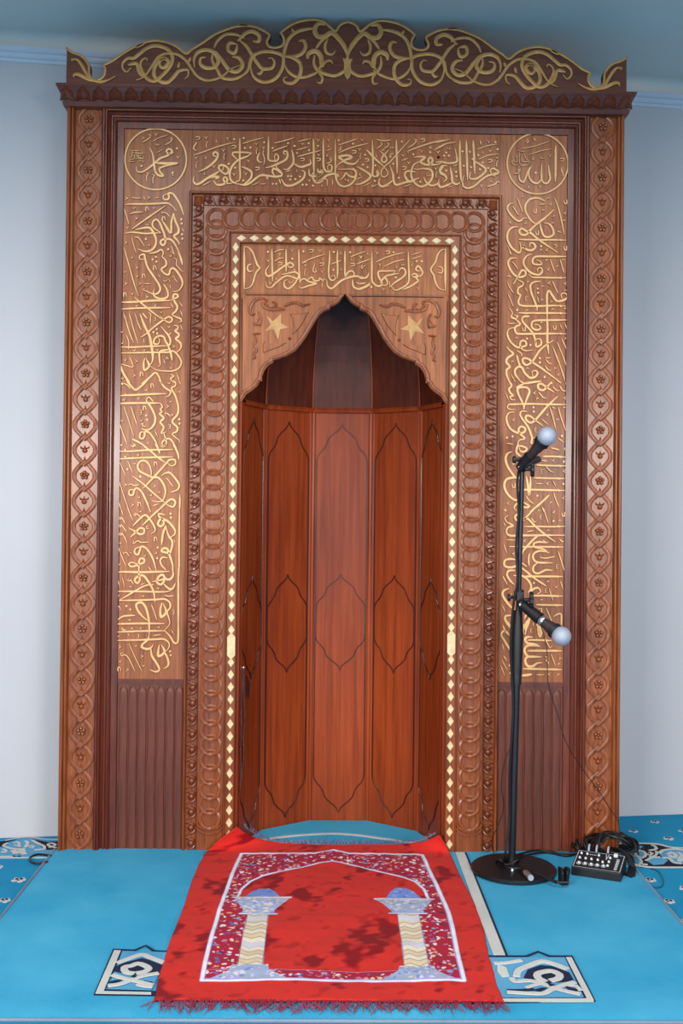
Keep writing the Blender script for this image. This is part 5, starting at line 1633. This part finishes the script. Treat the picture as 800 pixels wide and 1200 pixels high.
# cables: along the stand, over the floor, coil behind the mixer
def cable(name, pts, r, label, mt=RUBBER, n=7, step=None):
    P_ = [Vector(p) for p in pts]; out = []
    for i in range(len(P_)-1):
        p0, p1, p2, p3 = P_[max(i-1, 0)], P_[i], P_[i+1], P_[min(i+2, len(P_)-1)]
        k = max(2, int((p2-p1).length/.012))
        for j in range(k):
            t = j/k; out.append(.5*((2*p1)+(p2-p0)*t+(2*p0-5*p1+4*p2-p3)*t*t+(3*p1-p0-3*p2+p3)*t**3))
    out.append(P_[-1])
    o = MB().tube(out, r, n).build(name, mt, None, True)
    if label: tag(o, label, 'cable')
    return o
def fp(px, py, z=MT+.005): x, y = fl(px, py, z); return Vector((x, y, z))
cb1 = cable('microphone_cable', [t1-d1*.002, pt(606, 566, YS-.02), pt(607.5, 600, YS-.012), pt(604.5, 640, YS-.013), pt(606, 680, YS-.022), pt(601, 712, YS-.02), pt(598, 760, YS-.02),
      pt(601, 830, YS-.017), pt(597, 900, YS-.018), pt(596.5, 960, YS-.019), pt(592, 1000, YS-.05), fp(590, 1012, MT+.022), fp(600, 1008, MT+.022), fp(618, 1002, MT+.012), fp(640, 999), fp(664, 1003), fp(676, 999, MT+.006)], .0038,
      'black cable taped down the microphone stand and run to the mixer')
cb2 = cable('thin_cable', [t2-d2*.002, pt(628, 720, YS-.02), pt(640, 758, YS-.02), pt(642, 800, YS-.01), pt(654, 840, YS), pt(664, 872, YS+.01), pt(685, 905, YS+.05), pt(700, 925, YS+.09), pt(716, 950, -.055), pt(724, 962, -.045), pt(728, 985, -.05), fp(742, 1003, .012)], .0014,
      'thin black wire hanging from the lower microphone across the right pilaster', n=5)
cb3 = cable('thin_cable', [pt(603, 866, YS-.012), pt(592, 890, YS), pt(587, 920, YS+.01), pt(590, 945, YS+.02), pt(583, 968, YS+.03), pt(576, 985, YS+.05), fp(580, 1003, MT+.004), fp(588, 1008, MT+.02)], .0014,
      'thin black cord looping beside the lower tube of the stand', n=5)
cb4 = cable('thin_cable', [fp(742, 1028, .006), fp(757, 1037, .004), fp(772, 1040, .004), fp(777, 1034, .004), fp(772, 1022, .004), fp(762, 1018, .004)], .0013, 'thin black wire curled on the blue carpet right of the mixer', n=5)
cb5 = cable('microphone_cable', [fp(60, 1003, .006), fp(45, 1001, .006), fp(35, 1005, .006), fp(36, 1009, .006), fp(42, 1012, .006), fp(56, 1010, .006)], .0035, 'short black cable loop poking out left of the prayer niche')
cb6 = cable('power_cable', [fp(590, 1006, MT+.020), fp(612, 1000, MT+.018), fp(632, 996.5, MT+.006), fp(655, 1000, MT+.006), fp(672, 1000, MT+.010), fp(690, 995, .03)], .0032, 'second black cable on the mat between stand base and mixer')
m = MB()
for j in range(4):
    cc = fp(589+j*3.2, 1009, MT+.022+.003*j)
    m.tube([cc+Vector((.020*math.cos(a)*(1+.1*j), .014*math.sin(a), .007*math.sin(2*a+j))) for a in [2*PI*i/18 for i in range(18)]], .0036, 6, closed=True)
tag(m.build('cable_knot', RUBBER, None, True), 'tangle of black cable wrapped at the foot of the stand', 'cable')
# connector resting on the base
e = empty('cable_connector'); tag(e, 'silver barrel cable connector lying on the round stand base', 'connector')
c0 = fp(615, 1022, MT+.024); c1 = fp(627, 1034, MT+.024); d = (c1-c0).normalized()
MB().tube([c0, c0+d*.010, c0+d*.011, c0+d*.040, c0+d*.046], [.0075, .0085, .0095, .0095, .008], 14).build('barrel', STEEL, e, True)
MB().tube([c0+d*.046, c0+d*.052], [.0092, .0088], 14).build('collar', GRILLE, e, True)
MB().tube([c0-d*.001, c0-d*.016, c0-d*.02+Vector((-.01, .012, -.004))], [.006, .0045, .0035], 10).build('boot', BLACKP, e, True)
MB().lathe([(.006, 0), (.0065, .003), (.0045, .008), (.0015, .010)], fp(600, 1021, MT+.0165), 12).build('bolt', STEEL, st, True)
# rod with a hinged clip on the mat
e = empty('spare_microphone_clip'); tag(e, 'black hinged microphone clip on the mat right of the stand base', 'clip')
p0 = fp(626, 1022, MT+.026); p1 = fp(652, 1034, MT+.018)
m = MB(); m.tube([p0, p1], [.0055, .0055], 8)
m.build('arm', BLACKP, e, True)
for dx, hh in ((.012, .0), (.028, .003)):
    m = MB(); q = fp(652, 1037, MT+.001); q.z = MT+.002
    tx = Vector((.0042, .002, 0)); 
    m.obox(q+Vector((dx, -.004, .0275)), tx, Vector((-.004, .010, 0)), Vector((.003 if dx > .02 else -.001, 0, .025)))
    m.tube([q+Vector((dx-.003, -.003, .036)), q+Vector((dx+.004, -.002, .036))], [.013, .013], 14)
    m.build('jaw', BLACKP, e, False, .0015)
m = MB(); m.tube([p1, p1+Vector((.034, 0, 0))], .004, 8); m.build('hinge_pin', BLACKP, e, True)

# ------------------------------------------------------------------ mixer
e = empty('audio_mixer'); tag(e, 'small black audio mixer with white knobs on the mat beside the niche', 'mixer')
A0 = fp(669, 1025.5, MT+.001); A1 = fp(727, 1034, MT+.001)
ux = (A1-A0); Wm = ux.length; ux.normalize(); uy = Vector((-ux.y, ux.x, 0)); uz = Vector((0, 0, 1)); O = A0
Dm, h0, h1_ = .112, .026, .046
def mx(a, b, c_): return O+ux*a+uy*b+uz*c_
m = MB(); m.add([mx(0, 0, 0), mx(Wm, 0, 0), mx(Wm, Dm, 0), mx(0, Dm, 0), mx(0, 0, h0), mx(Wm, 0, h0), mx(Wm, Dm, h1_), mx(0, Dm, h1_)],
                [(0, 3, 2, 1), (4, 5, 6, 7), (0, 1, 5, 4), (1, 2, 6, 5), (2, 3, 7, 6), (3, 0, 4, 7)])
m.build('case', BLACKP, e, False, .002)
tn = (uy*Dm+uz*(h1_-h0)).normalized(); nn = ux.cross(tn)
def tp(u, v, g=0): return mx(0, 0, h0) + ux*(u*Wm) + tn*(v*math.hypot(Dm, h1_-h0)) + nn*g
m = MB()
def pl_line(a, b, wd=.0016):
    pa, pb_ = tp(*a), tp(*b); d = (pb_-pa).normalized(); s_ = d.cross(nn)*wd*.5
    m.add([pa-s_+nn*.0006, pb_-s_+nn*.0006, pb_+s_+nn*.0006, pa+s_+nn*.0006], [(0, 1, 2, 3)])
fr = [(.03, .05), (.03, .95), (.60, .95), (.63, .62), (.66, .95), (.97, .95), (.97, .05), (.03, .05)]
for a_, b_ in zip(fr, fr[1:]): pl_line(a_, b_)
for i in range(5): pl_line((.27+.03*i, .80), (.29+.03*i, .80), .004)
for i in range(7): pl_line((.84, .16+.09*i), (.90, .16+.09*i), .006)
for i in range(6):                                            # white rings printed round the knobs
    cu = (.12+.125*i, .26)
    pts = [(cu[0]+.045*math.cos(t_), cu[1]+.085*math.sin(t_)) for t_ in [2*PI*k/10 for k in range(11)]]
    if i < 5:
        for a_, b_ in zip(pts, pts[1:]): pl_line(a_, b_, .0014)
m.build('printed_lines', WHITEP, e)
ks = []
kp = [(.10, .80), (.22, .80), (.46, .80), (.70, .74), (.10, .54), (.22, .54), (.34, .54), (.47, .54), (.70, .52), (.58, .46), (.12, .26), (.245, .26), (.37, .26), (.495, .26), (.62, .26), (.70, .30)]
rotm = Matrix((ux, nn.cross(ux), nn)).transposed().to_euler()
src = MB().lathe([(.0038, 0), (.0040, .002), (.0031, .0024), (.0028, .0052), (.0006, .0058)], (0, 0, 0), 12).build('knob', WHITEP, e, True)
copies(src, [(tuple(tp(*p)), rotm, (1, 1, 1)) for p in kp], e)
MB().obox(tp(.80, .88, .004), ux*.006, tn*.006, nn*.004).build('button', WHITEP, e, False, .001)
for (u, v) in ((.22, 1.0), (.38, 1.0), (.62, 1.0)):
    p = tp(u, v, .004); MB().tube([p-nn*.004, p+tn*.006+nn*.006, p+tn*.016+nn*.010], [.003, .0035, .003], 10).build('plug', GRILLE, e, True)
m = MB(); random.seed(11)
for j in range(17):
    c_ = fp(713+j*.9, 1008, MT+.004+.0022*j) + Vector((.012, .092, 0)); rx_, ry_ = .104-.003*j+random.uniform(-.008, .008), .046
    tl = random.uniform(.30, .75)
    m.tube([c_+Vector((rx_*math.cos(a)-.0, ry_*math.sin(a), .012+max(-.006, tl*ry_*math.sin(a)+.012*math.sin(a*2+j)))) for a in [2*PI*i/30 for i in range(30)]], .0036, 6, closed=True)
for j in range(4):
    dd = Vector((-.004*j, .006*j, .002*j)); m.tube([fp(722, 998, .05)+dd, fp(733, 1000, .058)+dd, fp(740, 1008, .045)+dd, fp(744, 1018, .022)+dd, fp(743, 1026, .010)+dd, fp(738, 1029, .008)+dd], .0040, 6)
tag(m.build('cable_coil', RUBBER, None, True), 'coil of black audio cable heaped behind the mixer', 'cable')

# prayer beads hanging on the left jamb of the niche
L, f = facet_f(0)
e = empty('prayer_beads'); tag(e, 'long loop of dark prayer beads hanging inside the left of the niche', 'prayer beads')
def fpnt(px, py, g):                                          # point on the first facet under a pixel
    (x0, y0), (x1, y1) = NV[0], NV[1]; n = Vector((y1-y0, -(x1-x0), 0)).normalized(); d = ray(px, py); p0_ = Vector((x0, y0, 0))
    t_ = (p0_-CAM).dot(n)/d.dot(n); return CAM+d*t_+n*g
m = MB(); mc = MB(); 
for s_ in (0, 1):
    pts = []
    for i in range(64):
        t_ = i/63; px_ = 280.8+(2.4*math.sin(min(1, t_*3)*PI/2)*(1-max(0, t_-.75)*4) if s_ else 0)+.5*math.sin(t_*17+s_); pts.append(fpnt(px_-t_*2.2, 784+t_*(142 if not s_ else 136), .009+.003*s_))
    for p in pts: m.lathe([(.0004, -.0032), (.0030, -.0016), (.0036, 0), (.0030, .0016), (.0004, .0032)], p, 6)
    mc.tube(pts, .0007, 4)
o = m.build('beads', BEAD, e, True); o['kind'] = 'stuff'; mc.build('cord', RUBBER, e)
m = MB()
for k in range(7):
    q = fpnt(285, 792, .012); m.tube([q, fpnt(286.5+.5*k*.4, 800, .014), fpnt(286.6+.3*k, 812+k*1.2, .010)], [.0022, .002, .0008], 5)
m.build('tassel', RUBBER, e, True)
MB().lathe([(.003, 0), (.003, .012), (.006, .014), (.005, .017)], fpnt(281, 782, 0), 10, (facet_f(0)[1](0, 0, 1)[0]-facet_f(0)[1](0, 0, 0)[0], facet_f(0)[1](0, 0, 1)[1]-facet_f(0)[1](0, 0, 0)[1], 0)).build('hook', STEEL, e, True)
